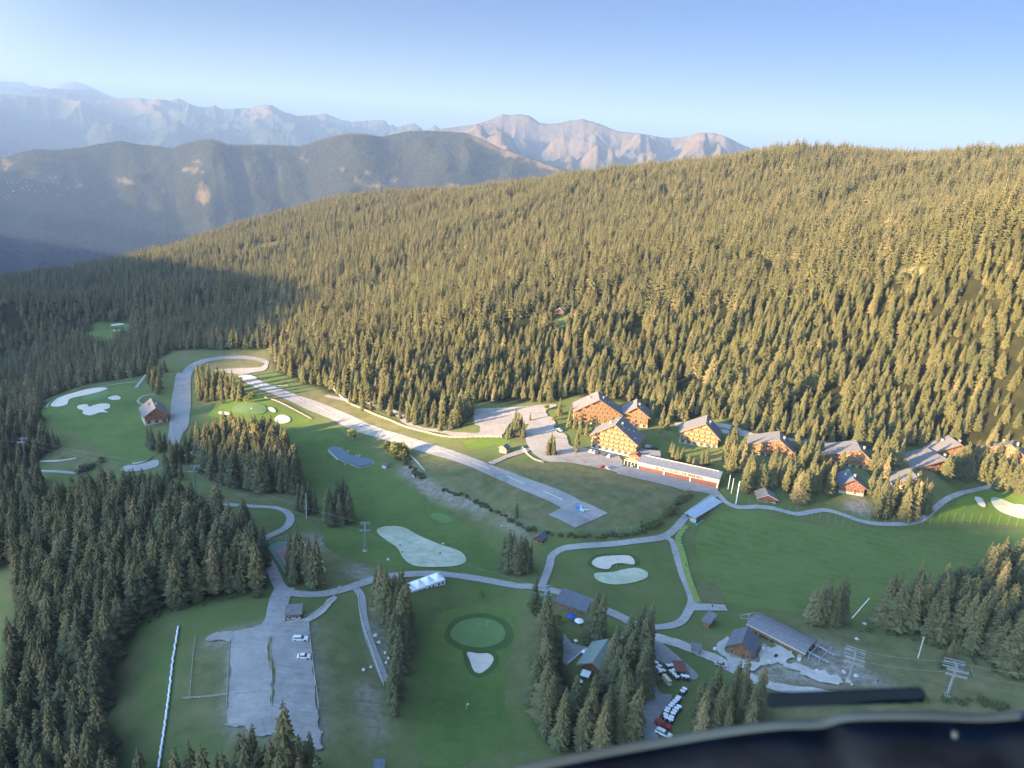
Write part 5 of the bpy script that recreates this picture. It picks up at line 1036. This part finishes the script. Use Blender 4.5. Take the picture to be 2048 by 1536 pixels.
def cable(a, ha, b_, hb, label, off=3.0, sag=2.5):
    a = Vector(a); b_ = Vector(b_); d = (b_-a); s_ = Vector((-d.y, d.x, 0)).normalized(); t = thing('lift_cable', label, 'cable', a)
    for q in (-off, off):
        pts = [a.lerp(b_, k/14)+Vector((0, 0, ha+(hb-ha)*k/14-sag*4*(k/14)*(1-k/14)))+s_*q-a for k in range(15)]; MB().tube(pts, .045, 4).build('strand', 'steel_cable', t)
cable(pB, hB-.6, pC, hC-.6, 'lift cable from the far left pylon to the pylon in the trees'); cable(pC, hC-.6, pA, hA-.6, 'lift cable from the pylon in the trees to the lawn pylon'); cable(pA, hA-.6, pE, hE-.6, 'lift cable from the lawn pylon to the junction pylon', 2.8)
cable(pD, hD-.8, pF, hF-.8, 'lift cable between the two double armed pylons', 2.9, 1.0); q1 = g1(2200,1440); cable(pF, hF-.8, q1, 13, 'lift cable leaving the picture at the right', 2.8, 1.5); q2 = g1(-120,880); cable(pB, hB-.6, q2, 12, 'lift cable leaving the picture at the left')
def chair(a, ha, b_, hb, f, off, label, sag):
    a = Vector(a); b_ = Vector(b_); d = b_-a; s_ = Vector((-d.y, d.x, 0)).normalized(); p = a.lerp(b_, f)+Vector((0, 0, ha+(hb-ha)*f-sag*4*f*(1-f)))+s_*off
    t = thing('lift_chair', label, 'lift chair', p, math.atan2(d.y, d.x), 'chairs hanging on the lift cables'); m_ = MB(); m_.tube([(0, 0, 0), (0, 0, -1.2), (.5, 0, -3.0)], .06, 5); m_.build('hanger', 'galvanised', t)
    MB().box((.5, 0, -3.1), (.5, 2.6, .1)).build('seat', 'tyre', t); MB().box((.75, 0, -2.75), (.08, 2.6, .6)).build('backrest', 'galvanised', t)
chair(pC, hC-.6, pA, hA-.6, .10, 3, 'lift chair hanging just right of the pylon in the trees', 2.5); chair(pC, hC-.6, pA, hA-.6, .78, -3, 'lift chair hanging left of the lawn pylon', 2.5); chair(pB, hB-.6, pC, hC-.6, .82, 3, 'lift chair hanging left of the pylon in the trees', 2.5); chair(pF, hF-.8, q1, 13, .12, 2.8, 'lift chair hanging right of the pylon above the dashboard', 1.5)
chair(pB, hB-.6, pC, hC-.6, .30, -3, 'lift chair hanging right of the far left pylon', 2.5)
def pole(px, py, h, label, cat='pole', r_=.14, m_='pole_white', lean=0, grp=None, cross=False, flag=None, name='pole'):
    p = g1(px, py); t = thing(name, label, cat, p, 0, grp); MB().tube([(0, 0, -.5), (lean, 0, h)], r_, 8, r2=r_*.7).build('shaft', m_, t)
    if cross: MB().box((0, 0, h-.4), (1.6, .15, .15)).build('crossarm', 'galvanised', t)
    if flag: MB().box((.35+lean, 0, h-.3), (.7, .05, .45)).build('flag', flag, t)
    return t
pole(613,1037,14,'thin white pole between two spruce clumps','pole',.16); pole(1836,1316,9.5,'short white power pole in the meadow right of the lift station','power pole',.28,'cream',0,None,True)
pole(1703,1236,10,'leaning white pole before the right hand spruces','pole',.2,'pole_white',5.2)
for px, py, h, lab in ((1456,978,8.5,'left flagpole of the three beside the hangar'),(1462.5,987,9.2,'middle flagpole of the three beside the hangar'),(1471.5,1008,13.5,'tallest and thickest white flagpole beside the hangar')): pole(px, py, h, lab, 'flagpole', .30 if h > 10 else .18, 'cloth_white', 0, 'flagpoles beside the hangar', name='flagpole')
for px, py, fl, lab in ((973,1252,'white_panel','golf flag on the oval green'),(502,822,'white_panel','golf flag on the hilltop green'),(1233,1133,'white_panel','golf flag beside the curved sand bunker'),(933,1418,'white_panel','white marker post on the lower fairway')): pole(px, py, 2.4, lab, 'golf flag', .05, 'pole_white', 0, None, False, fl, name='golf_flag')
for i, (a, b_) in enumerate(Q(4,(60,780),(115,790),(175,800),(235,812),(288,826),(345,842),(400,852),(455,860),(512,868),(570,872),(628,878),(685,884),(742,890),(800,896),(858,900),(918,902),(978,905),(1038,905),(1095,905),(1150,905),(1208,905),(1262,902),(1312,902),(1368,895),(1425,890),(1475,890),(1532,890),(1596,893),(1655,892),(1722,895),(1788,898),(1855,908),(1925,912),(1990,915))):
    pole(a, b_, 6.5, 'thin post of the driving range ball net, '+ordn(i)+' from the left', 'net post', .06, 'galvanised', 0, 'posts of the ball stop net', name='net_post')
def fence(name, label, cat, pts, h=1.2, sp=3.0, m_='weathered_wood', rails=(.5, 1.05), rr=.06, pr=.09, world=False):
    W = G(catmull(pts, False, 4)); L = np.r_[0, np.cumsum(np.hypot(*np.diff(W[:, :2], axis=0).T))]; n_ = max(2, min(100, int(L[-1]/sp)+1)); s_ = np.linspace(0, L[-1], n_)
    xs = np.interp(s_, L, W[:, 0]); ys = np.interp(s_, L, W[:, 1]); zs = hz(xs, ys); o0 = Vector((xs[0], ys[0], zs[0])); t = thing(name, label, cat, o0)
    pm = MB().box((0, 0, h/2-.2), (pr*2, pr*2, h+.4)).mesh('post', m_)
    for x, y, z in zip(xs, ys, zs): link('post', pm, t, (x-o0.x, y-o0.y, z-o0.z))
    for r_ in rails: MB().tube([(x-o0.x, y-o0.y, z-o0.z+r_) for x, y, z in zip(xs, ys, zs)], rr, 4).build('rail', m_, t)
    return t
fence('wooden_fence', 'long timber guard fence between the upper car park road and the runway grass', 'fence', Q(14,(-240,-75),(-100,70),(0,150),(110,195),(250,260),(420,325),(560,385),(760,440),(960,485),(1130,495),(1300,490),(1550,492)), 1.6, 3.2, 'weathered_wood', (.6, 1.25), .16, .16)
fence('wooden_fence', 'timber fence beside the curved ramp left of the hotel car park', 'fence', Q(13,(865,870),(905,930),(960,990),(1030,1035),(1120,1060)), 1.4, 2.5, 'weathered_wood', (.5, 1.1), .14)
fence('wooden_fence', 'pale fence climbing beside the big yellow tree', 'fence', Q(14,(600,655),(640,700),(690,750),(740,810),(765,835)), 1.2, 2.5, 'pole_white', (.5, 1.0), .07)
fence('wooden_fence', 'timber fence on the far bank right of the round bunker', 'fence', Q(2,(530,475),(640,510),(760,570),(910,650)), 1.0, 3, 'weathered_wood', (.5, .9), .09)
fence('wooden_fence', 'pale fence along the left side of the lane', 'fence', Q(10,(1462,165),(1470,290),(1510,450),(1570,620),(1625,790),(1668,905)), 1.1, 2.4, 'weathered_wood', (.5, 1.0), .07)
fence('wooden_fence', 'fence along the right edge of the gravel car park', 'fence', Q(10,(1050,385),(1070,560),(1095,780),(1120,960),(1137,1105)), 1.1, 2.4, 'weathered_wood', (.5, 1.0), .06)
fence('wooden_fence', 'fence in the grassy gap between the two parking bays', 'fence', Q(10,(736,510),(745,700),(755,870),(752,1085)), 1.1, 2.4, 'weathered_wood', (.5, 1.0), .06)
fence('wooden_fence', 'fence on the left edge of the parking gravel', 'fence', Q(10,(410,530),(398,700),(388,930),(378,1180)), 1.1, 2.4, 'weathered_wood', (.5, 1.0), .06)
fence('wooden_fence', 'fence of the grass paddock left of the parking gravel', 'fence', Q(10,(128,515),(105,700),(80,1010)), 1.1, 2.4, 'weathered_wood', (.5, 1.0), .06)
fence('wooden_fence', 'low rail crossing the lower part of the parking gravel', 'fence', Q(10,(20,1020),(200,1008),(400,985),(490,978),(620,968),(770,958)), .9, 2.6, 'weathered_wood', (.45, .85), .08)
fence('wooden_fence', 'fence beside the pale track above the parking gravel', 'fence', Q(5,(690,862),(640,900),(560,970),(470,1005)), 1.0, 2.4, 'weathered_wood', (.5, .9), .07)
fence('wire_fence', 'green mesh fence around the head of the tennis court', 'fence', Q(5,(195,478),(300,452),(428,424)), 2.6, 3, 'teal_frame', (.1, 1.3, 2.6), .07)
fence('wire_fence', 'banner hung fence on the right side of the tennis court', 'fence', Q(5,(430,428),(500,530),(560,600),(628,688)), 2.2, 3, 'cream', (1.0, 1.6, 2.0), .14)
fence('wire_fence', 'green mesh fence curving round the lower end of the airfield', 'fence', Q(6,(540,345),(650,400),(760,425),(1000,425),(1250,410),(1400,380),(1530,320),(1640,215),(1730,165)), 1.8, 4, 'mesh_fence', (.6, 1.2, 1.8), .045)
fence('wooden_fence', 'stone topped wall along the left road below the golf hole', 'wall', Q(11,(1130,292),(1200,285),(1255,268),(1295,235)), .9, 1.2, 'stone', (.2, .5, .8), .28)
fence('terrace_fence', 'white terrace balustrade left of the restaurant', 'balustrade', Q(7,(650,712),(600,705),(520,770),(445,835)), 1.1, 1.5, 'cloth_white', (.5, .95), .16)
# white wrapped guard line on the grass bank
W = G(Q(9,(1142,495),(1128,580),(1105,720),(1090,860),(1078,960),(1062,1080),(1045,1200),(1030,1290),(1018,1385))); t = thing('guard_line', 'long wavy line of white wrapped padding down the grass bank', 'guard line', W[0])
for k in range(44):
    f = k/43*(len(W)-1); i = min(int(f), len(W)-2); p = W[i]+(W[i+1]-W[i])*(f-i); q = W[i]+(W[i+1]-W[i])*min(1, f-i+.16)
    if k > 37 and k % 2: continue
    d = Vector(q-p); L = 1.9; m_ = MB(); a_ = Vector(p-W[0]); off = Vector((.22*math.sin(k*2.4), 0, 0)); dn = d.normalized(); m_.tube([a_+off+Vector((0, 0, .5)), a_+dn*L*.5+Vector((0, 0, .72)), a_+dn*L-off+Vector((0, 0, .45))], .33, 6); m_.build('padding', 'cloth_white', t)

# ---------------------------------------------------------------- vehicles
WH = MB().tube([(0, -.12, 0), (0, .12, 0)], .34, 14).mesh('wheel', 'tyre')
def car_meshes(paint, L=4.5, wgn=False):
    h = L/2; e = .35 if wgn else .9; prof = [(-h, .35), (-h, .85), (-h+.15, 1.0), (-h+e, 1.08), (h*.45, .98), (h-.15, .80), (h, .62), (h, .35)]
    b_ = MB(); b_.prism(prof, -.87, .87, 0); cab = [(-h+.22 if wgn else -h+.55, 1.02), (-h+.40 if wgn else -h+1.1, 1.47), (h*.08, 1.50), (h*.46, .98)]
    vs = [(x, y*(.80 if z < 1.2 else .66), z) for y in (-1, 1) for x, z in cab]; n_ = 4
    g = MB().add(vs, [(0, 1, 2, 3), (7, 6, 5, 4)]+[(i, i+4, (i+1) % 4+4, (i+1) % 4) for i in range(4)], 0)
    rf = MB(); rf.prism([(cab[1][0]-.05, 1.46), (cab[1][0], 1.53), (cab[2][0]-.05, 1.55), (cab[2][0]+.1, 1.49)], -.64, .64)
    for s_ in (-1, 1):
        for x in (cab[1][0]+.2, cab[2][0]-.35): rf.tube([(x+.1, s_*.68, 1.48), (x-.02, s_*.83, 1.03)], .05, 4)
    return b_.mesh('body', paint), g.mesh('windows', 'dark_glass'), rf.mesh('roof', paint), L
def car(px, py, rz, paint, label, grp=None, L=4.5, wgn=False, cat='car', name='parked_car', sc=1.0):
    key = (paint, L, wgn)
    if key not in WM: WM[key] = car_meshes(paint, L, wgn)
    b_, g, rf, L = WM[key]; p = g1(px, py); t = thing(name, label, cat, p+Vector((0, 0, .35)), rz, grp); t.scale = (sc,)*3
    link('body', b_, t, (0, 0, -.1)); link('windows', g, t, (0, 0, -.1)); link('roof', rf, t, (0, 0, -.1))
    for x in (-L*.31, L*.31):
        for y in (-.80, .80): link('wheel', WH, t, (x, y, .25))
car(601,1281,.12,'car_white','white estate car parked alone on the gravel, the farther one',None,5.0,True,sc=1.08); car(608,1317,.10,'car_white','white hatchback with a dark sunroof, the nearer car on the gravel',None,4.3,False,sc=1.05)
hz_ = [(1182,904,'car_white','white car at the left of the row before the hotel'),(1189,906,'car_silver','silver car second in the row before the hotel'),(1195,908,'car_black','black car in the middle of the row before the hotel'),(1210,911,'car_black','black car next to the right end of the row before the hotel'),(1218,914,'car_white','white car at the right end of the row before the hotel')]
for a, b_, m_, l_ in hz_: car(a, b_, 1.1, m_, l_, 'cars parked before the front hotel', 4.3)
car(1205,936,.6,'car_red','small red car at the edge of the airfield grass'); car(1215,938,2.0,'car_silver','silver grey car beside the small red car'); car(1442,1333,-.35,'car_silver','silver car on the pale track beside the wooden cabin')
car(1325,1453,-.5,'car_red','red van parked at the end of the golf buggies',None,5.0,True,'van',sc=1.1); car(1327,1471,-.55,'car_white','white van with dark windows nearest the dashboard rim',None,5.0,True,'van',sc=1.1)
car(1298,896,.1,'car_white','white van parked behind the annex',None,5.0,True,'van'); car(1308,899,.1,'car_black','dark van parked behind the annex',None,5.0,True,'van'); car(1119,862,-1.1,'car_white','white car by the verge of the hotel car park'); car(1113,857,-1.1,'car_black','black car by the verge of the hotel car park')
cb = MB(); cb.prism([(-1.15, .25), (-1.2, .75), (-.5, .8), (-.4, .55), (.5, .5), (.75, .85), (1.2, .7), (1.2, .25)], -.58, .58)
for x in (-.95, .75):
    for y in (-.52, .52): cb.tube([(x, y, .6), (x*.9, y, 1.85)], .035, 4)
CB = cb.mesh('body', 'car_black'); CR = MB().box((-.05, 0, 1.88), (1.9, 1.25, .12)).mesh('roof', 'cloth_white'); CS = MB().box((-.25, 0, .85), (.5, 1.05, .14)).box((-.5, 0, 1.12), (.12, 1.05, .45)).mesh('seat', 'cream')
CW_ = MB().tube([(0, -.1, 0), (0, .1, 0)], .23, 10).mesh('wheel', 'tyre')
cart0 = thing('golf_buggy', 'white roofed golf buggy', 'golf buggy'); link('body', CB, cart0); link('roof', CR, cart0); link('seat', CS, cart0)
for x in (-.8, .8):
    for y in (-.5, .5): link('wheel', CW_, cart0, (x, y, .23))
carts = [((88,378),1),((92,452),1),((140,430),1),((140,515),1),((200,500),1),((155,490),1),((278,425),1),((340,420),1),((317,512),1),((360,500),1),((385,492),1),((404,595),1),((500,585),1),((558,595),1),((362,555),1),
  ((522,785),2),((492,822),2),((430,915),3),((407,947),3),((374,980),3),((340,1015),3),((308,1050),3),((268,1090),3),((248,1130),3),((233,1185),3),((435,1058),4),((398,1088),4),((370,1128),4),((346,1165),4),((322,1220),4),((240,1228),3),((310,1262),4)]
gl = {1: ('white roofed golf buggy around the red awning', 'golf buggies around the awning'), 2: ('golf buggy of the pair above the long row', 'pair of golf buggies'), 3: ('golf buggy in the left line of the double row', 'left line of golf buggies'), 4: ('golf buggy in the right line of the double row', 'right line of golf buggies')}
used = False; carts.sort(key=lambda c_: (c_[1], c_[0][1], c_[0][0])); cnt = {}
for (a, b_), k in carts:
    cnt[k] = cnt.get(k, 0)+1; gl_ = (gl[k][0]+', '+ordn(cnt[k]-1)+' from the top', gl[k][1])
    px, py = Q(15, (a, b_+25))[0]; p = g1(px, py)+Vector((0, 0, .25)); rz = (-.5 if k == 1 else -.45)+random.uniform(-.12, .12)
    if not used: cart0.location = p; cart0.rotation_euler = (0, 0, rz); cart0['label'] = gl_[0]; cart0['group'] = gl_[1]; cart0.scale = (.86,)*3; used = True
    else: dup(cart0, p, rz, gl_[0], gl_[1])
p = g1(*Q(15,(250,665))[0])+Vector((0, 0, .3)); t = thing('shuttle_buggy', 'long cream yellow six seat buggy on the grass', 'shuttle buggy', p, -1.15)
MB().box((0, 0, .65), (4.4, 1.4, .7)).build('body', 'cream', t); MB().box((-.2, 0, 2.0), (4.0, 1.5, .14)).build('roof', 'cart_yellow', t)
for x in (-1.9, -.6, .7, 1.6):
    for y in (-.65, .65): MB().box((x, y, 1.4), (.06, .06, 1.2)).build('post', 'cream', t)
for x in (-1.5, 1.5):
    for y in (-.65, .65): link('wheel', WH, t, (x, y, .1))
# terrace furniture
def parasol(px, py, m_, label, r_=1.6):
    p = g1(px, py); t = thing('parasol', label, 'parasol', p); MB().tube([(0, 0, 0), (0, 0, 2.7)], .05, 6).build('pole', 'pole_white', t); MB().tube([(0, 0, 2.2), (0, 0, 2.8)], r_, 8, r2=.08).build('canopy', m_, t)
parasol(*Q(7,(598,760))[0], 'cloth_white', 'small white parasol at the head of the white balustrade', 1.3); parasol(*Q(7,(475,425))[0], 'canvas_blue', 'blue parasol under the long shed', 2.0); parasol(*Q(7,(545,470))[0], 'cloth_white', 'white parasol between the long shed and tall spruce', 1.9)
parasol(*Q(7,(555,1035))[0], 'cloth_white', 'small white parasol below the restaurant terrace', 1.0); parasol(*Q(7,(515,640+15))[0], 'cloth_white', 'tiny white parasol beside the grey terrace', .8)
c, rz, W = frame(Q(7,(560,985))[0], Q(7,(625,1000))[0]); t = thing('white_canopy', 'square white canopy on the restaurant terrace', 'canopy', c, rz); MB().box((0, 1.6, 2.5), (W+.6, 3.6, .12)).build('cloth', 'cloth_white', t)
for x in (-1, 1):
    for y in (.1, 3.1): MB().box((x*W/2, y, 1.2), (.1, .1, 2.6)).build('post', 'galvanised', t)
# boulders and markers
BO = []
for k in range(3):
    r_ = random.Random(k); m_ = MB(); vs = []; N1, N2 = 5, 8
    for i in range(N1+1):
        for j in range(N2):
            th = math.pi*i/N1; q = r_.uniform(.75, 1.15); vs.append((math.sin(th)*math.cos(j*6.283/N2)*q, math.sin(th)*math.sin(j*6.283/N2)*q*.8, math.cos(th)*.6*q))
    BO.append(m_.add(vs, [(i*N2+j, (i+1)*N2+j, (i+1)*N2+(j+1) % N2, i*N2+(j+1) % N2) for i in range(N1) for j in range(N2)]).mesh('boulder', 'stone'))
def boulders(v, pts, smin, smax, lab, grp):
    for i, p in enumerate(G(Q(v, *sorted(pts)))):
        o = link('boulder', BO[i % 3], None, Vector(p)+Vector((0, 0, .15)), i*1.7); s_ = random.uniform(smin, smax); o.scale = (s_, s_, s_); tag(o, lab+', '+ordn(i)+' from the left', 'boulder', grp)
boulders(2, ((1135,888),(1158,888),(1215,912),(1285,945),(1310,945),(1300,957),(1120,982),(1190,1018),(1290,1042),(1310,1048),(1375,1035)), .5, 1.0, 'pale boulder on the rim of the pond', 'boulders round the pond')
boulders(8, ((100,375),(120,355),(150,345),(170,320),(130,390),(310,420),(400,470),(440,460),(540,480),(870,575),(910,520),(990,545),(740,515),(960,600),(1040,215),(990,310),(490,455)), .6, 1.3, 'pale boulder on the bare ground around the lift station', 'boulders at the lift station')
boulders(10, ((1610,490),(1635,555),(1600,500),(1685,640),(1710,685),(1730,560),(1735,540),(1690,720)), .5, 1.1, 'pale boulder on the stony bank beside the lane', 'boulders beside the lane')
boulders(5, ((905,1390),(958,1370),(1085,585),(1485,468),(1915,335),(730,783),(610,650),(600,600)), .5, .9, 'small pale stone lying on the course lawn', 'stones on the lawn')
boulders(14, ((650,880),(690,890),(735,892),(660,895)), .7, 1.2, 'boulder on the bank below the big yellow tree', 'boulders on the pond bank')
boulders(13, ((1140,948),(1180,975),(1250,955),(1275,950),(1200,985)), .5, .9, 'boulder on the round car park island', 'boulders on the island')
# people
def person(px, py, shirt, label, rz=0):
    p = g1(px, py); me = bpy.data.meshes.new('person'); J = [((0,0,.95),.15),((0,0,1.2),.15),((0,0,1.42),.17),((0,0,1.54),.06),((0,.02,1.70),.11),((.10,0,.88),.10),((.13,.05,.48),.07),((.14,-.02,.06),.05),((-.10,0,.88),.10),((-.13,-.05,.48),.07),((-.14,.06,.06),.05),((.22,0,1.38),.07),((.27,.03,1.10),.05),((.22,.22,.95),.04),((-.22,0,1.38),.07),((-.27,.03,1.10),.05),((-.20,.24,.98),.04),((.14,.16,.04),.045),((-.14,.24,.04),.045)]
    E = [(0,1),(1,2),(2,3),(3,4),(0,5),(5,6),(6,7),(0,8),(8,9),(9,10),(2,11),(11,12),(12,13),(2,14),(14,15),(15,16),(7,17),(10,18)]
    me.from_pydata([j[0] for j in J], E, []); o = link('person', me, None, p, rz); md = o.modifiers.new('skin', 'SKIN'); sv = me.skin_vertices[0] if me.skin_vertices else None
    if sv is None:
        import bmesh as _b; b_ = _b.new(); b_.from_mesh(me); b_.verts.layers.skin.verify(); b_.to_mesh(me); b_.free(); sv = me.skin_vertices[0]
    for i, j in enumerate(J): sv.data[i].radius = (j[1], j[1])
    sv.data[0].use_root = True; o.modifiers.new('round', 'SUBSURF').levels = 1; me.materials.append(MATS[shirt]); tag(o, label, 'person')
for a in [(800,1094,'car_black','person in dark clothes at the left edge of the large pale green'),(804,1108,'car_black','person in dark clothes bending at the left edge of the large pale green'),(880,1110,'car_black','person in dark clothes putting on the right half of the large pale green'),
          (1256,934,'car_black','person in black standing under the hangar canopy'),(1260,935,'canvas_blue','person in blue standing under the hangar canopy'),(1264,936,'car_white','person in white standing under the hangar canopy'),(1267,937,'car_black','person in dark clothes beside the hangar column'),
          (1371,1133,'car_black','person walking on the range path beside the tee strip'),(1098,1188,'car_black','person in dark clothes at the path junction'),(1755,1366,'car_black','person in black on the bare ground right of the station pylon'),(1424,1216,'car_black','person in black on the grey stub path')]: person(*a)
for (a, b_), w_ in zip(Q(5,(105,195),(310,210)), ('left', 'right')): pole(a, b_, 1.8, w_+' one of two small signposts beside the curved path', 'signpost', .12, 'car_black', 0, 'signposts on the curved path', True, name='signpost')
# village far below in the valley
hm = MB(); hm.box((0, 0, 3), (14, 11, 8), 0); hm.prism([(-8, 6.5), (8, 6.5), (0, 10.5)], -6.5, 6.5, 1); vm = hm.mesh('house', ['plaster', 'slate_roof'])
def hitrange(px, py, names):
    dg = bpy.context.evaluated_depsgraph_get(); d = ray([px], [py])[0]; best = None
    for nm in names:
        ob = bpy.data.objects[nm]; ok, loc, nr, _ = ob.ray_cast(Vector(CAM), Vector(d))
        if ok and (best is None or (loc-Vector(CAM)).length < best[0]): best = ((loc-Vector(CAM)).length, loc)
    return best[1] if best else None
for a, b_ in sorted(Q(18,(65,925),(95,930),(135,935),(150,915),(165,960),(205,920),(210,960),(250,960),(280,1000),(300,960),(320,1000),(345,960),(370,1000),(400,970),(440,975),(540,975),(70,1035),(60,1060),(120,1040),(150,1040),(110,998),(460,1030),(490,1025),(30,1050),(350,990),(180,975),(230,985),(90,1050))):
    q = hitrange(a, b_, ['forested_hill'])
    if q: o = link('house', vm, None, q, random.uniform(0, 3)); s_ = random.uniform(.5, 1.1); o.scale = (s_,)*3; nh = globals().get('nh', -1)+1; tag(o, 'tiny pale house of the far village, '+ordn(nh)+' from the left', 'house', 'village houses on the valley side')
for a, b_, w_, l_ in ((1112,628,9,'pale roofed farmhouse in the clearing on the forested slope'),(1142,632,8,'dark roofed barn beside the pale farmhouse in the clearing')):
    chalet(l_, 'farmhouse', (a,b_), (a+14,b_+1), 7, 3.2, 5.5, base=1.0, balc=False, chim=0, floors=0, name='farmhouse', roof='tin_roof' if w_ == 9 else 'dark_roof', wall='dark_wood')

# ---------------------------------------------------------------- the aircraft's nose seen through the windscreen
def near(px, py, depth):
    return Vector(CAM+Fw*depth+Rt*(px-1024)/FPX*depth-Up*(py-768)/FPX*depth)
edge_ = catmull([(960,1566),(1060,1540),(1200,1511),(1330,1488),(1450,1468),(1560,1455),(1640,1452),(1700,1438),(1850,1436),(1960,1440),(2060,1434),(2200,1436)], False, 5)
t = thing('instrument_cowling', 'dark navy instrument cowling with a pale rim in the lower right corner', 'cowling', near(1700, 1560, .8)); org = t.location.copy()
rows_ = []
for px, py in edge_:
    a = near(px, py, .80); rows_.append([a-Vector(Up)*.030, a, a+Vector(-Fw)*.05-Vector(Up)*.012, a+Vector(-Fw)*.16-Vector(Up)*.055, a+Vector(-Fw)*.30-Vector(Up)*.15, a+Vector(-Fw)*.30-Vector(Up)*.20, a-Vector(Up)*.10])
K = len(rows_[0]); m_ = MB(); m_.add([p-org for r_ in rows_ for p in r_], [(i*K+j, (i+1)*K+j, (i+1)*K+(j+1) % K, i*K+(j+1) % K) for i in range(len(rows_)-1) for j in range(K)]+[tuple(range(K)), tuple((len(rows_)-1)*K+j for j in range(K))[::-1]]); m_.build('cover', 'dash_vinyl', t, True)
m_ = MB(); m_.tube([near(px, py-1, .802)-org for px, py in edge_], .0062, 8); m_.build('rim', 'rubber_rim', t, True)
m_ = MB(); m_.tube([near(1910, 1467, .73)-org-Vector(Up)*.004, near(1910, 1467, .73)-org+Vector(Up)*.002], .0028, 10); m_.build('screw_head', 'rubber_rim', t)
a, b_ = near(1532, 1401, .9), near(1848, 1389, .9); t = thing('dark_bar', 'short dark navy bar with rounded ends in front of the lower right meadow', 'bar', (a+b_)/2); o_ = t.location.copy(); d = (b_-a).normalized(); sec = []
m_ = MB(); upv = Vector(Up); fw = Vector(Fw); L = (b_-a).length; N = 12; hw = .0080
outl = [(L/2*1-hw*.5+math.cos(g)*hw*.5, math.sin(g)*hw) for g in np.linspace(-math.pi/2, math.pi/2, 7)]+[(-L/2+hw*.5+math.cos(g)*hw*.5, math.sin(g)*hw) for g in np.linspace(math.pi/2, math.pi*1.5, 7)]
up2 = upv-d*upv.dot(d); n_ = len(outl); vs = [d*x+up2*y+fw*z for z in (-.003, .003) for x, y in outl]
m_.add(vs, [tuple(range(n_)), tuple(range(2*n_-1, n_-1, -1))]+[(i, i+n_, (i+1) % n_+n_, (i+1) % n_) for i in range(n_)]); m_.build('bar_body', 'navy_plastic', t)
# ---------------------------------------------------------------- the air
hb = MB(); hb.box((0, 20000, -100), (90000, 50000, 2800))
me = bpy.data.meshes.new('haze'); me.from_pydata(hb.v, [], hb.f); m = bpy.data.materials.new('haze_air'); m.use_nodes = True
n = m.node_tree.nodes; n.remove(n['Principled BSDF']); pv = n.new('ShaderNodeVolumePrincipled')
pv.inputs['Color'].default_value = (0.22, 0.365, 0.70, 1); pv.inputs['Density'].default_value = 6.0e-5; pv.inputs['Anisotropy'].default_value = 0.0
m.node_tree.links.new(pv.outputs[0], n['Material Output'].inputs['Volume']); me.materials.append(m)
tag(link('haze', me), 'thin blue evening haze filling the valley', 'haze', kind='stuff')
